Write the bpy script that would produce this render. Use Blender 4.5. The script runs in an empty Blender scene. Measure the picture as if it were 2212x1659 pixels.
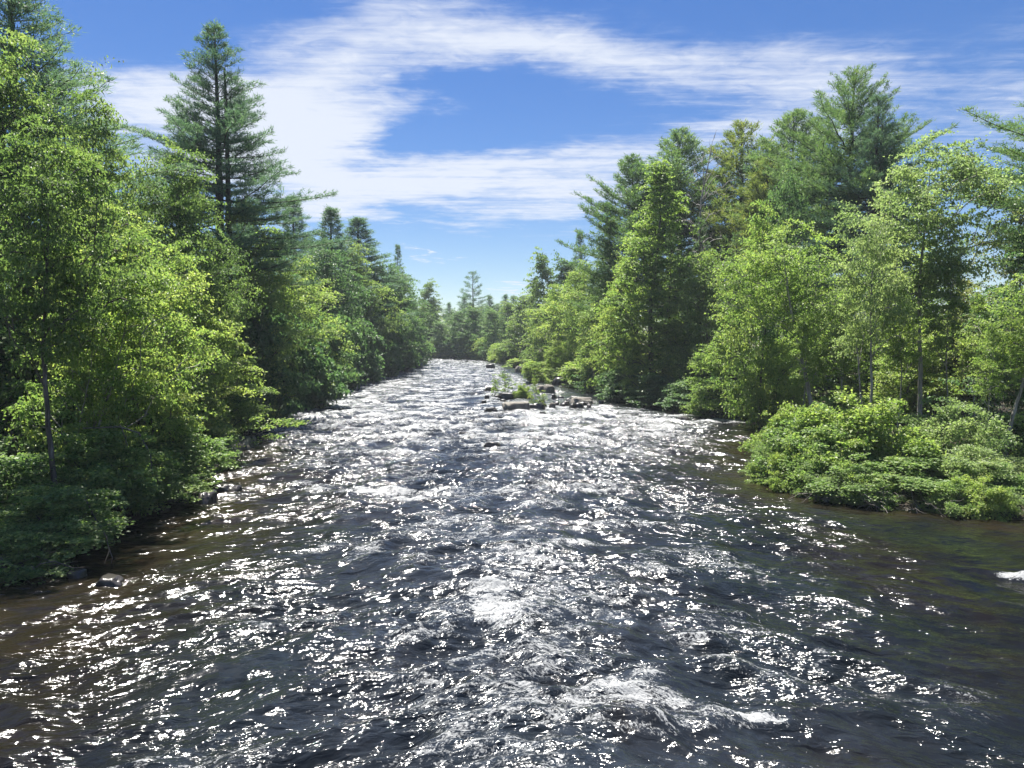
import bpy, math
import numpy as np
from mathutils import Vector, Euler

scene = bpy.context.scene
col = scene.collection
PI = math.pi

# ------------------------------------------------------------------ view geometry of the photograph
CAM_H = 6.0
FPX, CU, CV = 1598.0, 1106.0, 829.5            # measured on a 2212 x 1659 view of the photograph
PITCH = math.atan(88.5 / FPX)
SP, CP = math.sin(PITCH), math.cos(PITCH)

def ray(u, v):
    cx, cy = (u - CU) / FPX, -(v - CV) / FPX
    return cx, CP + cy * SP, -SP + cy * CP

def at(u, v, d):
    """world point seen at (u, v) that stands d metres up the river"""
    rx, ry, rz = ray(u, v)
    k = d / ry
    return rx * k, d, CAM_H + rz * k

def water_z(y):
    y = np.asarray(y, float)
    return 0.012 * (np.sqrt((y - 40) ** 2 + 100) + (y - 40)) * 0.5

def on_water(u, v):
    rx, ry, rz = ray(u, v)
    d = 30.0
    for _ in range(60):
        d = 0.5 * d + 0.5 * (CAM_H - float(water_z(d))) / max(1e-3, -rz / ry)
    return rx / ry * d, d

# ------------------------------------------------------------------ river banks, x as a function of y
LB = np.array([(-80, -21), (0, -16.5), (14, -13.6), (19, -12.6), (26, -12.0), (31, -12.6), (37, -14.2), (43.5, -16.4), (55, -19.4),
               (70, -21.8), (89, -21.6), (132, -20.4), (165, -20.0), (174, -21.5), (182, -28), (190, -42), (200, -62), (260, -150)])
RB = np.array([(-80, 26), (0, 23), (15, 22), (22, 20.5), (24.2, 18.0), (25.4, 14.6), (27.4, 12.4), (31, 11.6), (37, 12.2), (43.5, 14.3), (52, 17.6),
               (57, 18.0), (61, 15.2), (66, 12.2), (78, 10), (95, 6.3), (120, 2.4), (141, 0.2), (160, -1.4), (176, -5), (185, -10), (191, -18),
               (200, -32), (215, -56), (270, -140)])
def bank_l(y): return np.interp(y, LB[:, 0], LB[:, 1])
def bank_r(y): return np.interp(y, RB[:, 0], RB[:, 1])

# ------------------------------------------------------------------ noise
_g = np.random.default_rng(7)
_perm = _g.permutation(256)
_perm = np.concatenate([_perm, _perm, _perm])
_ang = _g.random(256) * 2 * PI
_gx, _gy = np.cos(_ang), np.sin(_ang)

def perlin(x, y, seed=0):
    x = np.asarray(x, float) + seed * 17.31
    y = np.asarray(y, float) + seed * 9.73
    xi, yi = np.floor(x).astype(int), np.floor(y).astype(int)
    fx, fy = x - xi, y - yi
    u, v = fx * fx * fx * (fx * (fx * 6 - 15) + 10), fy * fy * fy * (fy * (fy * 6 - 15) + 10)
    xi &= 255; yi &= 255
    def gr(ix, iy, dx, dy):
        h = _perm[_perm[ix & 255] + (iy & 255)]
        return _gx[h] * dx + _gy[h] * dy
    a = gr(xi, yi, fx, fy); b = gr(xi + 1, yi, fx - 1, fy)
    c = gr(xi, yi + 1, fx, fy - 1); d = gr(xi + 1, yi + 1, fx - 1, fy - 1)
    return 1.5 * ((a + (b - a) * u) * (1 - v) + (c + (d - c) * u) * v)

def fbm(x, y, seed=0, n=4):
    s, a = 0, 1.0
    for k in range(n):
        s = s + a * perlin(x * 2 ** k, y * 2 ** k, seed + k)
        a *= 0.5
    return s

def sstep(a, b, x):
    t = np.clip((np.asarray(x, float) - a) / (b - a), 0, 1)
    return t * t * (3 - 2 * t)

def ground_z(x, y):
    x, y = np.asarray(x, float), np.asarray(y, float)
    s = np.maximum(bank_l(y) - x, x - bank_r(y))
    z = np.where(s < 0, -0.25 - 0.8 * sstep(0, 3, -s), -0.25 + 0.75 * sstep(0, 0.9, s) + 0.05 * np.clip(s - 0.9, 0, 30))
    return water_z(np.clip(y, -80, 400)) + z + 0.14 * fbm(x * 0.4, y * 0.4, 3, 3) * sstep(-0.5, 1.0, s)

# ------------------------------------------------------------------ object helpers
def tag(o, label=None, cat=None, group=None, kind=None):
    if label: o['label'] = label
    if cat: o['category'] = cat
    if group: o['group'] = group
    if kind: o['kind'] = kind
    return o

def mesh_from(name, V, F, mat=None, smooth=False, attrs=None):
    """V (n,3); F list of (m,k) index arrays with one vertex count each"""
    me = bpy.data.meshes.new(name)
    V = np.ascontiguousarray(V, dtype=np.float32)
    if not isinstance(F, list): F = [F]
    F = [np.asarray(f) for f in F if len(f)]
    loops = np.concatenate([f.ravel() for f in F]).astype(np.int32)
    tot = np.concatenate([np.full(len(f), f.shape[1]) for f in F]).astype(np.int32)
    start = np.concatenate([[0], np.cumsum(tot)[:-1]]).astype(np.int32)
    me.vertices.add(len(V)); me.vertices.foreach_set('co', V.ravel())
    me.loops.add(len(loops)); me.loops.foreach_set('vertex_index', loops)
    me.polygons.add(len(tot)); me.polygons.foreach_set('loop_start', start)
    if attrs:
        for an, (dom, val) in attrs.items():
            a = me.attributes.new(an, 'FLOAT', dom)
            a.data.foreach_set('value', np.ascontiguousarray(val, dtype=np.float32))
    me.polygons.foreach_set('use_smooth', np.full(len(tot), bool(smooth)))
    me.update(calc_edges=True)
    if mat: me.materials.append(mat)
    return me

def link(name, me, parent=None, loc=None):
    o = bpy.data.objects.new(name, me)
    col.objects.link(o)
    if parent is not None: o.parent = parent
    if loc is not None: o.location = loc
    return o

class Tubes:
    def __init__(s): s.V, s.F, s.n = [], [], 0
    def add(s, pts, rad, k=5):
        P = np.asarray(pts, float); R = np.asarray(rad, float)
        T = np.gradient(P, axis=0); T /= np.linalg.norm(T, axis=1, keepdims=True) + 1e-9
        up = np.where(np.abs(T[:, 2:3]) > 0.85, [[1.0, 0, 0]], [[0, 0, 1.0]])
        A = np.cross(T, up); A /= np.linalg.norm(A, axis=1, keepdims=True) + 1e-9
        for i in range(1, len(A)):
            if A[i] @ A[i - 1] < 0: A[i] = -A[i]
        B = np.cross(T, A)
        th = np.arange(k) * 2 * PI / k
        V = P[:, None] + R[:, None, None] * (A[:, None] * np.cos(th)[None, :, None] + B[:, None] * np.sin(th)[None, :, None])
        n = len(P)
        i = np.arange(n - 1)[:, None] * k; j = np.arange(k)[None]; j2 = (j + 1) % k
        s.F.append((np.stack([i + j, i + j2, i + k + j2, i + k + j], -1).reshape(-1, 4) + s.n))
        s.V.append(V.reshape(-1, 3)); s.n += n * k
    def mesh(s, name, mat):
        return mesh_from(name, np.concatenate(s.V), [np.concatenate(s.F)], mat, True)

def unit(a): return a / (np.linalg.norm(a, axis=-1, keepdims=True) + 1e-9)

# ------------------------------------------------------------------ materials
def newmat(name):
    m = bpy.data.materials.new(name); m.use_nodes = True
    nt = m.node_tree; nt.nodes.clear()
    return m, nt, nt.nodes, nt.links

def nd(ns, t, **kw):
    n = ns.new(t)
    for k, v in kw.items(): setattr(n, k, v)
    return n

def leaf_mat(name, ca, cb, cc, trans=0.45, rough=0.5, tcol=(1.0, 1.1, 0.72), spec=0.35):
    """three leaf colours over the per-leaf 'tint'; part of the light passes through the blade"""
    m, nt, ns, ln = newmat(name)
    at_ = nd(ns, 'ShaderNodeAttribute', attribute_name='tint')
    oi = nd(ns, 'ShaderNodeObjectInfo')
    mx = nd(ns, 'ShaderNodeMath', operation='MULTIPLY_ADD')
    ln.new(oi.outputs['Random'], mx.inputs[0]); mx.inputs[1].default_value = 0.30
    ad = nd(ns, 'ShaderNodeMath', operation='SUBTRACT'); ad.inputs[1].default_value = 0.15
    ln.new(at_.outputs['Fac'], ad.inputs[0]); ln.new(ad.outputs[0], mx.inputs[2])
    cr = nd(ns, 'ShaderNodeValToRGB')
    e = cr.color_ramp.elements
    e[0].position = 0.05; e[0].color = (*ca, 1); e[1].position = 0.95; e[1].color = (*cc, 1)
    q = e.new(0.55); q.color = (*cb, 1)
    ln.new(mx.outputs[0], cr.inputs[0])
    p = nd(ns, 'ShaderNodeBsdfPrincipled')
    ln.new(cr.outputs[0], p.inputs['Base Color'])
    p.inputs['Roughness'].default_value = rough
    p.inputs['Specular IOR Level'].default_value = spec
    tr = nd(ns, 'ShaderNodeBsdfTranslucent')
    tm = nd(ns, 'ShaderNodeMix', data_type='RGBA', blend_type='MULTIPLY')
    tm.inputs[0].default_value = 1.0
    ln.new(cr.outputs[0], tm.inputs[6]); tm.inputs[7].default_value = (*[c * 1.75 for c in tcol], 1)
    ln.new(tm.outputs[2], tr.inputs['Color'])
    ms = nd(ns, 'ShaderNodeMixShader'); ms.inputs[0].default_value = trans
    ln.new(p.outputs[0], ms.inputs[1]); ln.new(tr.outputs[0], ms.inputs[2])
    out = nd(ns, 'ShaderNodeOutputMaterial'); ln.new(ms.outputs[0], out.inputs[0])
    return m

def noise_mat(name, stops, scale=3.0, rough=0.85, bump=0.3, bdist=0.02, detail=8, stretch=(1, 1, 1), bscale=None, spec=0.3):
    m, nt, ns, ln = newmat(name)
    tc = nd(ns, 'ShaderNodeTexCoord'); mp = nd(ns, 'ShaderNodeMapping'); mp.inputs['Scale'].default_value = stretch
    ln.new(tc.outputs['Object'], mp.inputs[0])
    n1 = nd(ns, 'ShaderNodeTexNoise'); n1.inputs['Scale'].default_value = scale; n1.inputs['Detail'].default_value = detail; n1.inputs['Roughness'].default_value = 0.62
    ln.new(mp.outputs[0], n1.inputs['Vector'])
    cr = nd(ns, 'ShaderNodeValToRGB')
    el = cr.color_ramp.elements
    while len(el) < len(stops): el.new(0.5)
    for e, (pos, c) in zip(el, stops): e.position = pos; e.color = (*c, 1)
    ln.new(n1.outputs['Fac'], cr.inputs[0])
    n2 = nd(ns, 'ShaderNodeTexNoise'); n2.inputs['Scale'].default_value = bscale or scale * 2.5; n2.inputs['Detail'].default_value = 8
    ln.new(mp.outputs[0], n2.inputs['Vector'])
    bp = nd(ns, 'ShaderNodeBump'); bp.inputs['Strength'].default_value = bump; bp.inputs['Distance'].default_value = bdist
    ln.new(n2.outputs['Fac'], bp.inputs['Height'])
    p = nd(ns, 'ShaderNodeBsdfPrincipled'); p.inputs['Roughness'].default_value = rough; p.inputs['Specular IOR Level'].default_value = spec
    ln.new(cr.outputs[0], p.inputs['Base Color']); ln.new(bp.outputs[0], p.inputs['Normal'])
    out = nd(ns, 'ShaderNodeOutputMaterial'); ln.new(p.outputs[0], out.inputs[0])
    return m

BARK = noise_mat('bark_grey', [(0.3, (0.035, 0.03, 0.025)), (0.52, (0.10, 0.09, 0.078)), (0.7, (0.23, 0.22, 0.20))], 5, 0.9, 0.6, 0.03, stretch=(1, 1, 0.25))
BARK_D = noise_mat('bark_dark', [(0.3, (0.02, 0.017, 0.015)), (0.6, (0.065, 0.053, 0.045)), (0.75, (0.11, 0.095, 0.08))], 5, 0.92, 0.6, 0.03, stretch=(1, 1, 0.25))
BARK_P = noise_mat('bark_pale', [(0.3, (0.10, 0.09, 0.08)), (0.52, (0.26, 0.245, 0.22)), (0.7, (0.42, 0.40, 0.37))], 4, 0.85, 0.5, 0.02, stretch=(1, 1, 0.3))
WOOD = noise_mat('weathered_wood', [(0.3, (0.05, 0.044, 0.037)), (0.7, (0.19, 0.175, 0.155))], 6, 0.85, 0.4, 0.01, stretch=(1, 1, 0.3))

MAPLE = leaf_mat('maple_leaf', (0.075, 0.125, 0.042), (0.15, 0.215, 0.068), (0.25, 0.295, 0.095), trans=0.42, spec=0.45)
MAPLE_Y = leaf_mat('yellow_green_leaf', (0.10, 0.165, 0.048), (0.195, 0.265, 0.075), (0.33, 0.355, 0.11), trans=0.46, spec=0.45)
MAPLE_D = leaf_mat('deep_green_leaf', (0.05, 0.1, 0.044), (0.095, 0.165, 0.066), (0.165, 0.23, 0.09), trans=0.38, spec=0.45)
BRIGHT = leaf_mat('bright_green_leaf', (0.1, 0.16, 0.045), (0.195, 0.265, 0.072), (0.31, 0.345, 0.11), trans=0.46, spec=0.45)
PALE = leaf_mat('pale_green_leaf', (0.13, 0.185, 0.08), (0.21, 0.27, 0.115), (0.31, 0.35, 0.16), trans=0.45, spec=0.45)
SHRUB = leaf_mat('shrub_leaf', (0.085, 0.145, 0.05), (0.165, 0.24, 0.078), (0.27, 0.325, 0.11), trans=0.42, spec=0.45)
NEEDLE = leaf_mat('pine_needle', (0.065, 0.130, 0.059), (0.130, 0.211, 0.090), (0.227, 0.300, 0.114), trans=0.3, rough=0.6, tcol=(1, 1.05, 0.6), spec=0.25)
NEEDLE_B = leaf_mat('blue_green_needle', (0.061, 0.122, 0.077), (0.117, 0.199, 0.122), (0.204, 0.284, 0.155), trans=0.3, rough=0.6, tcol=(1, 1.05, 0.7), spec=0.25)
NEEDLE_Y = leaf_mat('olive_needle', (0.090, 0.139, 0.049), (0.188, 0.236, 0.073), (0.309, 0.318, 0.106), trans=0.3, rough=0.6, tcol=(1, 1.05, 0.6), spec=0.25)
GREYLEAF = leaf_mat('bare_twig_haze', (0.07, 0.06, 0.05), (0.12, 0.105, 0.09), (0.18, 0.16, 0.14), trans=0.1)
OLIVE = leaf_mat('olive_leaf', (0.085, 0.105, 0.04), (0.16, 0.175, 0.062), (0.25, 0.24, 0.09), trans=0.42, spec=0.45)
# ------------------------------------------------------------------ foliage builders
def leaf_mesh(name, P, D, N, L, W, tint, mat, fold=0.18, droop=0.15):
    D = unit(D); S = unit(np.cross(D, N)); N = np.cross(S, D)
    L = L[:, None]; W = W[:, None]
    V = np.stack([P, P + D * L * 0.45 + S * W * 0.5 + N * W * fold, P + D * L - N * L * droop, P + D * L * 0.45 - S * W * 0.5 + N * W * fold], 1).reshape(-1, 3)
    n = len(P)
    return mesh_from(name, V, [np.arange(4 * n).reshape(n, 4)], mat, False, {'tint': ('FACE', tint)})

def blade_mesh(name, P, D, L, W, tint, mat, seed=0):
    r = np.random.default_rng(seed)
    D = unit(D); S = unit(np.cross(D, r.normal(size=P.shape)))
    L = L[:, None]; W = W[:, None]
    V = np.stack([P - S * W * 0.5, P + S * W * 0.5, P + D * L], 1).reshape(-1, 3)
    n = len(P)
    return mesh_from(name, V, [np.arange(3 * n).reshape(n, 3)], mat, False, {'tint': ('FACE', tint)})

def real_width(me, w):
    v = np.empty(len(me.vertices) * 3, np.float32); me.vertices.foreach_get('co', v); v = v.reshape(-1, 3)
    m = np.median(v[:, :2], axis=0)
    return float(2 * np.percentile(np.hypot(v[:, 0] - m[0], v[:, 1] - m[1]), 95))

PROFILES = {
    'round': lambda s: np.sin(PI * np.clip(0.14 + 0.84 * s, 0, 1)) ** 0.75,
    'oval': lambda s: np.sin(PI * np.clip(0.22 + 0.77 * s ** 0.9, 0, 1)) ** 0.9,
    'spire': lambda s: (np.clip(1.02 - s, 0, 1) ** 0.95) * (0.75 + 0.25 * sstep(0, 0.25, s)),
    'vase': lambda s: np.sin(PI * np.clip(0.08 + 0.84 * s ** 1.5, 0, 1)) ** 0.7,
    'dome': lambda s: np.sqrt(np.clip(1.02 - s ** 2, 0, 1)) * (0.85 + 0.15 * sstep(0, .3, s)),
    'flame': lambda s: np.clip(1.02 - s, 0, 1) ** 0.6 * (0.68 + 0.32 * sstep(0, 0.35, s)),
    'skirt': lambda s: np.clip(1.05 - s, 0, 1) ** 0.6,
}

def broadleaf(seed, H, W, cb, nc, nl, ls, leafm, barkm=None, prof='round', lean=(0, 0), stems=1, flat=0.42, spread=0.13,
              trunk_r=None, wind=0.0, kink=0.35, twigs=0, inner=0.45, sway=0.03, nj=0.36, thick=0.035):
    """a tree or shrub: leaders, limbs grown towards leaf clumps, clumps of single leaves in flat sprays"""
    r = np.random.default_rng(seed)
    barkm = barkm or BARK
    lean = np.array([lean[0], lean[1]])
    tr = trunk_r or H * 0.0125
    pos, par, isl = [], [], []
    ph = r.random(6) * 6.28
    def axis(t, k=0):
        t = np.asarray(t, float)
        off = lean[None] * (t ** 1.25)[:, None]
        wob = sway * H * np.stack([np.sin(2.3 * t * PI + ph[0]) - np.sin(ph[0]), np.sin(1.9 * t * PI + ph[1]) - np.sin(ph[1])], 1) * t[:, None] ** 0.6
        return off + wob
    leaders = []
    for k in range(stems):
        n = 12
        t = np.linspace(0, 1, n)
        top = 0.94 if k == 0 else r.uniform(0.6, 0.9)
        A = axis(t * top)
        if stems > 1:
            th = k * 2 * PI / stems + r.uniform(-.4, .4)
            sp = W * r.uniform(0.14, 0.30) * (0 if (k == 0 and stems < 4) else 1)
            A = A + np.array([math.cos(th), math.sin(th)])[None] * (sp * t ** 0.8 + min(0.25, tr * 2))[:, None]
        idx = []
        for i in range(n):
            pos.append((A[i, 0], A[i, 1], t[i] * top * H)); par.append(idx[-1] if i else -1); isl.append(True); idx.append(len(pos) - 1)
        leaders.append(idx)
    # clump centres
    s = np.array([])
    while len(s) < nc:                                       # more clumps where the crown is wide
        q_ = r.random(nc * 2); s = np.concatenate([s, q_[r.random(nc * 2) < PROFILES[prof](q_) + 0.12]])
    s = s[:nc]
    lob = r.random(8) * 6.28
    th = r.random(nc) * 2 * PI
    lump = 1 + 0.28 * np.cos(2 * th + lob[0] + 3 * s) + 0.20 * np.cos(3 * th + lob[1] - 7 * s) + 0.16 * np.cos(5 * th + lob[2] + 11 * s)
    R = W * 0.5 * PROFILES[prof](s) * lump
    rr = R * r.random(nc) ** inner
    t = cb + (1 - cb) * s
    C = np.zeros((nc, 3)); C[:, :2] = axis(t) + np.stack([np.cos(th), np.sin(th)], 1) * rr[:, None]
    C[:, 2] = t * H * 0.985 - 0.05 * rr
    if wind: C[:, 0] += wind * (t ** 2) * W
    order = np.argsort(rr + 0.15 * np.abs(C[:, 2] - H * 0.5))
    tips = []
    chains = []
    Pn = np.array(pos)
    for c in order:
        p = C[c]
        dv = p[None] - Pn
        hd = np.hypot(dv[:, 0], dv[:, 1])
        dist = np.linalg.norm(dv, axis=1)
        cost = dist + 2.2 * np.clip(Pn[:, 2] - (p[2] - 0.35 * hd), 0, None) + 0.6 * np.clip(p[2] - Pn[:, 2] - 1.6 * hd - 0.4, 0, None)
        b = int(np.argmin(cost))
        q = Pn[b]
        seg = p - q; ln_ = np.linalg.norm(seg)
        jit = r.normal(size=(2, 3)) * ln_ * 0.06
        m1 = q + seg * 0.35 + np.array([0, 0, kink * 0.28 * ln_]) * (1 if seg[2] < ln_ * 0.8 else 0) + jit[0]
        m2 = q + seg * 0.72 + np.array([0, 0, kink * 0.25 * ln_]) * (1 if seg[2] < ln_ * 0.8 else 0) + jit[1]
        ids = [b]
        for m in (m1, m2, p):
            pos.append(tuple(m)); par.append(ids[-1]); isl.append(False); ids.append(len(pos) - 1)
        Pn = np.vstack([Pn, m1, m2, p])
        chains.append(ids); tips.append(c)
    cnt = np.ones(len(pos))
    for i in range(len(pos) - 1, 0, -1):
        if par[i] >= 0: cnt[par[i]] += cnt[i] * 0.34
    rad = 0.0085 * H ** 0.35 * cnt ** 0.5
    T = Tubes()
    for k, idx in enumerate(leaders):
        tt = np.linspace(0, 1, len(idx))
        rl = tr * (1.0 if k == 0 else 0.7) * ((1 - tt) ** 0.8 * 0.93 + 0.07) * (1 + 0.45 * np.exp(-tt * 22)) / (1 if stems < 3 else 1.8)
        rad[idx] = np.maximum(rl, 0.012)
        # finer leader with a little sway
        f = np.linspace(0, len(idx) - 1, 30)
        P0 = Pn[idx]
        P = np.stack([np.interp(f, np.arange(len(idx)), P0[:, a]) for a in range(3)], 1)
        P[:, :2] += r.normal(size=(30, 2)) * tr * 0.12
        P[0, 2] -= 0.4
        T.add(P, np.interp(f, np.arange(len(idx)), rad[idx]), 9)
    for ids in chains:
        rd = rad[ids].copy(); rd[0] = min(rd[0], rd[1] * 1.25)
        pp = Pn[ids]
        f = np.linspace(0, 3, 7)
        w = [np.interp(f, range(4), pp[:, a]) for a in range(3)]
        pp2 = np.stack(w, 1)
        pp2[1:-1] = 0.25 * pp2[:-2] + 0.5 * pp2[1:-1] + 0.25 * pp2[2:]
        T.add(pp2, np.maximum(np.interp(f, range(4), rd), 0.006), 4)
    for _ in range(twigs):                                   # bare twigs
        b = r.integers(len(leaders[0]), len(pos))
        d = unit(r.normal(size=3) * [1, 1, 0.5] + (Pn[b] * [1, 1, 0]) / (W * .5) + [0, 0, 0.75])
        L = r.uniform(0.3, 1.3)
        q = Pn[b]
        T.add([q, q + d * L * .5 + r.normal(size=3) * .06, q + d * L], [0.012, 0.009, 0.004], 3)
    parts = [('trunk', T.mesh('trunk', barkm))]
    if nl:
        a = W * spread * r.uniform(0.65, 1.3, nc) * ((1 - 0.5 * s) if prof in ('spire', 'flame') else 1)
        w = (a / a.mean()) ** 2
        num = np.maximum(8, (nl * w * r.uniform(.6, 1.3, nc))).astype(int)
        ci = np.repeat(np.arange(nc), num)
        n = len(ci)
        out = C - np.concatenate([axis(t), (t * H * 0.8)[:, None]], 1); out[:, 2] *= 0.4
        out = unit(out)
        # each clump is several small sprays set at its own angle
        nsp = 3
        so = r.normal(size=(nc, nsp, 3)) * [0.62, 0.62, flat * 1.5]
        st = r.normal(size=(nc, nsp, 3)) * 0.30
        k = r.integers(0, nsp, n)
        off = so[ci, k] * a[ci, None] * 0.60 + r.normal(size=(n, 3)) * [0.40, 0.40, thick] * a[ci, None]
        off[:, 2] -= 0.10 * (off[:, 0] ** 2 + off[:, 1] ** 2) / a[ci]
        off[:, 2] += (off * st[ci, k]).sum(1) * 0.8
        P = C[ci] + off + out[ci] * (a[ci, None] * 0.15)
        Nn = np.array([[0, 0, 1.0]]) + st[ci, k] * 0.9 + r.normal(size=(n, 3)) * nj + 0.25 * out[ci]
        Dd = r.normal(size=(n, 3)) * [1, 1, 0.35] + unit(off) * 0.9 + np.array([[wind * 2, 0, -0.12]])
        L = ls * r.uniform(0.6, 1.35, n)
        tint = 0.5 + 0.20 * (r.random(nc)[ci] - 0.5) * 2 + 0.30 * (r.random(n) - 0.5) * 2
        parts.append(('crown', leaf_mesh('crown', P, Dd, Nn, L, L * r.uniform(0.6, 0.95, n), np.clip(tint, 0, 1), leafm)))
    return dict(H=H, W=real_width(parts[-1][1], W) if nl else W, parts=parts)

def conifer(seed, H, W, cb, leafm, whorl=0.62, nb=5, blade=0.17, bw=0.026, per=11, step=0.24, side=0.36, shape='pine', barkm=None, gaps=0.12,
            twin=False, tipup=0.10, lowangle=-6, topangle=52, dens=1.0, lean=(0, 0)):
    """whorls of boughs carrying side shoots; each shoot ends in brushes of needle blades"""
    r = np.random.default_rng(seed)
    barkm = barkm or BARK_D
    T = Tubes()
    tt = np.linspace(0, 1, 26)
    ph = r.random(2) * 6.28
    def axis(z):
        t = np.clip(np.asarray(z, float) / H, 0, 1)
        return np.stack([lean[0] * t ** 1.3 + 0.006 * H * np.sin(3 * t + ph[0]) * t, lean[1] * t ** 1.3 + 0.006 * H * np.sin(4 * t + ph[1]) * t, z], -1)
    tr = 0.0135 * H
    P = axis(tt * H); P[0, 2] -= 0.5
    T.add(P, tr * (1 - tt) ** 0.85 * (1 + 0.5 * np.exp(-tt * 25)) + 0.012, 9)
    if twin:
        t2 = np.linspace(0.25, 0.9, 14)
        P2 = axis(t2 * H) + np.stack([0.42 * sstep(.25, .45, t2), 0.2 * t2, 0 * t2], 1)
        T.add(P2, tr * 0.62 * (1 - t2) ** 0.8 + 0.02, 7)
    if shape != 'cone':                                      # dead stubs and bare limbs below the live crown
        for _ in range(int(26 * (0.3 + cb))):
            zz = H * r.uniform(0.10, cb + 0.12); az = r.random() * 6.28; L = r.uniform(0.5, 2.6)
            q0 = axis(np.array([zz]))[0]; dd_ = np.array([math.cos(az), math.sin(az), r.uniform(-.25, .3)])
            T.add([q0, q0 + dd_ * L * .5 + r.normal(size=3) * .08, q0 + dd_ * L + r.normal(size=3) * .15], [0.03, 0.022, 0.008], 4)
    tp, td = [], []
    z = cb * H
    az0 = r.random() * 6.28
    while z < H * 0.985:
        s = (z - cb * H) / (H - cb * H)
        if shape == 'pine': pr = (1 - s) ** 0.78 * (0.70 + 0.30 * math.sin(PI * min(1, 0.25 + s)))
        elif shape == 'flat': pr = (1 - s ** 3.2) ** 0.8 * (0.6 + 0.4 * math.sin(PI * min(1, 0.2 + s * 0.9)))
        else: pr = (1 - s) ** 0.95
        wave = 0.78 + 0.3 * r.random()
        m = max(3, int(round(nb * (1.0 if s < .7 else 0.85))))
        az0 += 0.9
        for b in range(m):
            if r.random() < gaps * (1 - s * .6): continue
            az = az0 + b * 2 * PI / m + r.uniform(-.35, .35)
            L = max(0.4, W * 0.5 * pr * wave * r.uniform(0.8, 1.3) + 0.3)
            e = math.radians(lowangle + (topangle - lowangle) * s ** 1.4 + r.uniform(-9, 9))
            hz = np.array([math.cos(az), math.sin(az), 0])
            n = 7
            q = np.linspace(0, 1, n)
            sag = -0.05 * L * np.sin(PI * q) * (1 - s)
            B = axis(np.array([z + r.uniform(-.12, .12)]))[0][None] + hz[None] * (q * L * math.cos(e))[:, None]
            B[:, 2] += q * L * math.sin(e) + sag + tipup * L * q ** 2.5
            B[:, :2] += r.normal(size=(n, 2)) * 0.03 * L * q[:, None]
            T.add(B, (0.012 + 0.010 * L) * (1 - q * 0.85), 4)
            # side shoots
            ns_ = max(3, int(L * 0.80 / 0.17 * dens))
            a = 0.24 + 0.76 * (np.arange(ns_) + r.random(ns_)) / ns_
            base = np.stack([np.interp(a, q, B[:, k]) for k in range(3)], 1)
            tang = unit(np.stack([np.interp(a, q, np.gradient(B[:, k])) for k in range(3)], 1))
            sd = np.where(np.arange(ns_) % 2 == 0, 1, -1) * r.uniform(0.45, 1.15, ns_)
            lat = np.cross(tang, [0, 0, 1.0])
            dr = unit(tang * np.cos(sd)[:, None] + lat * np.sin(sd)[:, None] + np.array([0, 0, 1.0]) * r.uniform(0.0, 0.35, ns_)[:, None])
            sl = side * L * (1.05 - a) * r.uniform(.5, 1.2, ns_) + 0.22
            nt_ = np.maximum(1, (sl / step).astype(int))
            for j in range(ns_):
                f = (np.arange(nt_[j]) + 0.6 + 0.4 * r.random(nt_[j])) / nt_[j]
                pts = base[j] + dr[j] * (sl[j] * f)[:, None]
                pts[:, 2] += 0.10 * sl[j] * f ** 2
                tp.append(pts); td.append(np.repeat(dr[j][None], nt_[j], 0))
            tp.append(B[-1:]); td.append(hz[None])
        z += whorl * r.uniform(0.6, 1.25) * (1.0 - 0.45 * s)
    top = axis(np.array([H * 0.99, H * 0.965, H * 0.94]))
    tp.append(top); td.append(np.array([[0, 0, 1.0]] * 3))
    P = np.concatenate(tp); D = np.concatenate(td)
    n = len(P)
    bt = r.random(n)
    P = np.repeat(P, per, 0); D = np.repeat(D, per, 0)
    m = len(P)
    dirs = D * 0.75 + r.normal(size=(m, 3)) * 0.55 + np.array([[0, 0, 0.28]])
    P = P + r.normal(size=(m, 3)) * blade * 0.28 - D * (r.random((m, 1)) * blade * 0.9)
    L = blade * r.uniform(0.7, 1.3, m)
    tint = np.clip(0.5 + 0.5 * (np.repeat(bt, per) - .5) + 0.5 * (r.random(m) - .5), 0, 1)
    crown = blade_mesh('crown', P, dirs, L, np.full(m, bw) * r.uniform(.7, 1.3, m), tint, leafm, seed)
    return dict(H=H, W=real_width(crown, W), parts=[('trunk', T.mesh('trunk', barkm)), ('crown', crown)])

_rot = np.random.default_rng(99)
def plant(proto, name, x, y, H, W, label, cat, group=None, rot=None, z=None, sink=0.05):
    """one tree or shrub: an Empty at its foot that parents trunk and crown"""
    e = bpy.data.objects.new(name, None); col.objects.link(e)
    e.empty_display_size = 0.2
    e.location = (x, y, (float(ground_z(x, y)) if z is None else z) - sink)
    e.rotation_euler = (0, 0, _rot.random() * 6.28 if rot is None else rot)
    e.scale = (W / proto['W'], W / proto['W'], H / proto['H'])
    tag(e, label, cat, group)
    for pn, me in proto['parts']:
        o = bpy.data.objects.new(pn, me); col.objects.link(o); o.parent = e
    return e

def tree(proto, name, u, vtop, d, wpx, label, cat='tree', group=None, rot=None, x=None):
    """tree whose top shows at (u, vtop) when it stands d metres up the river, crown wpx wide"""
    xx = at(u, vtop, d)[0] if x is None else x
    gz = float(ground_z(xx, d))
    H = at(u, vtop, d)[2] - gz
    return plant(proto, name, xx, d, H, wpx / FPX * d, label, cat, group, rot)
# ------------------------------------------------------------------ camera
cam = bpy.data.cameras.new('camera'); cam.sensor_width = 36; cam.lens = FPX / 2212 * 36
cam.clip_start = 0.1; cam.clip_end = 6000
co = bpy.data.objects.new('camera', cam); col.objects.link(co)
co.location = (0, 0, CAM_H); co.rotation_euler = (PI / 2 - PITCH, 0, 0)
scene.camera = co

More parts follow.
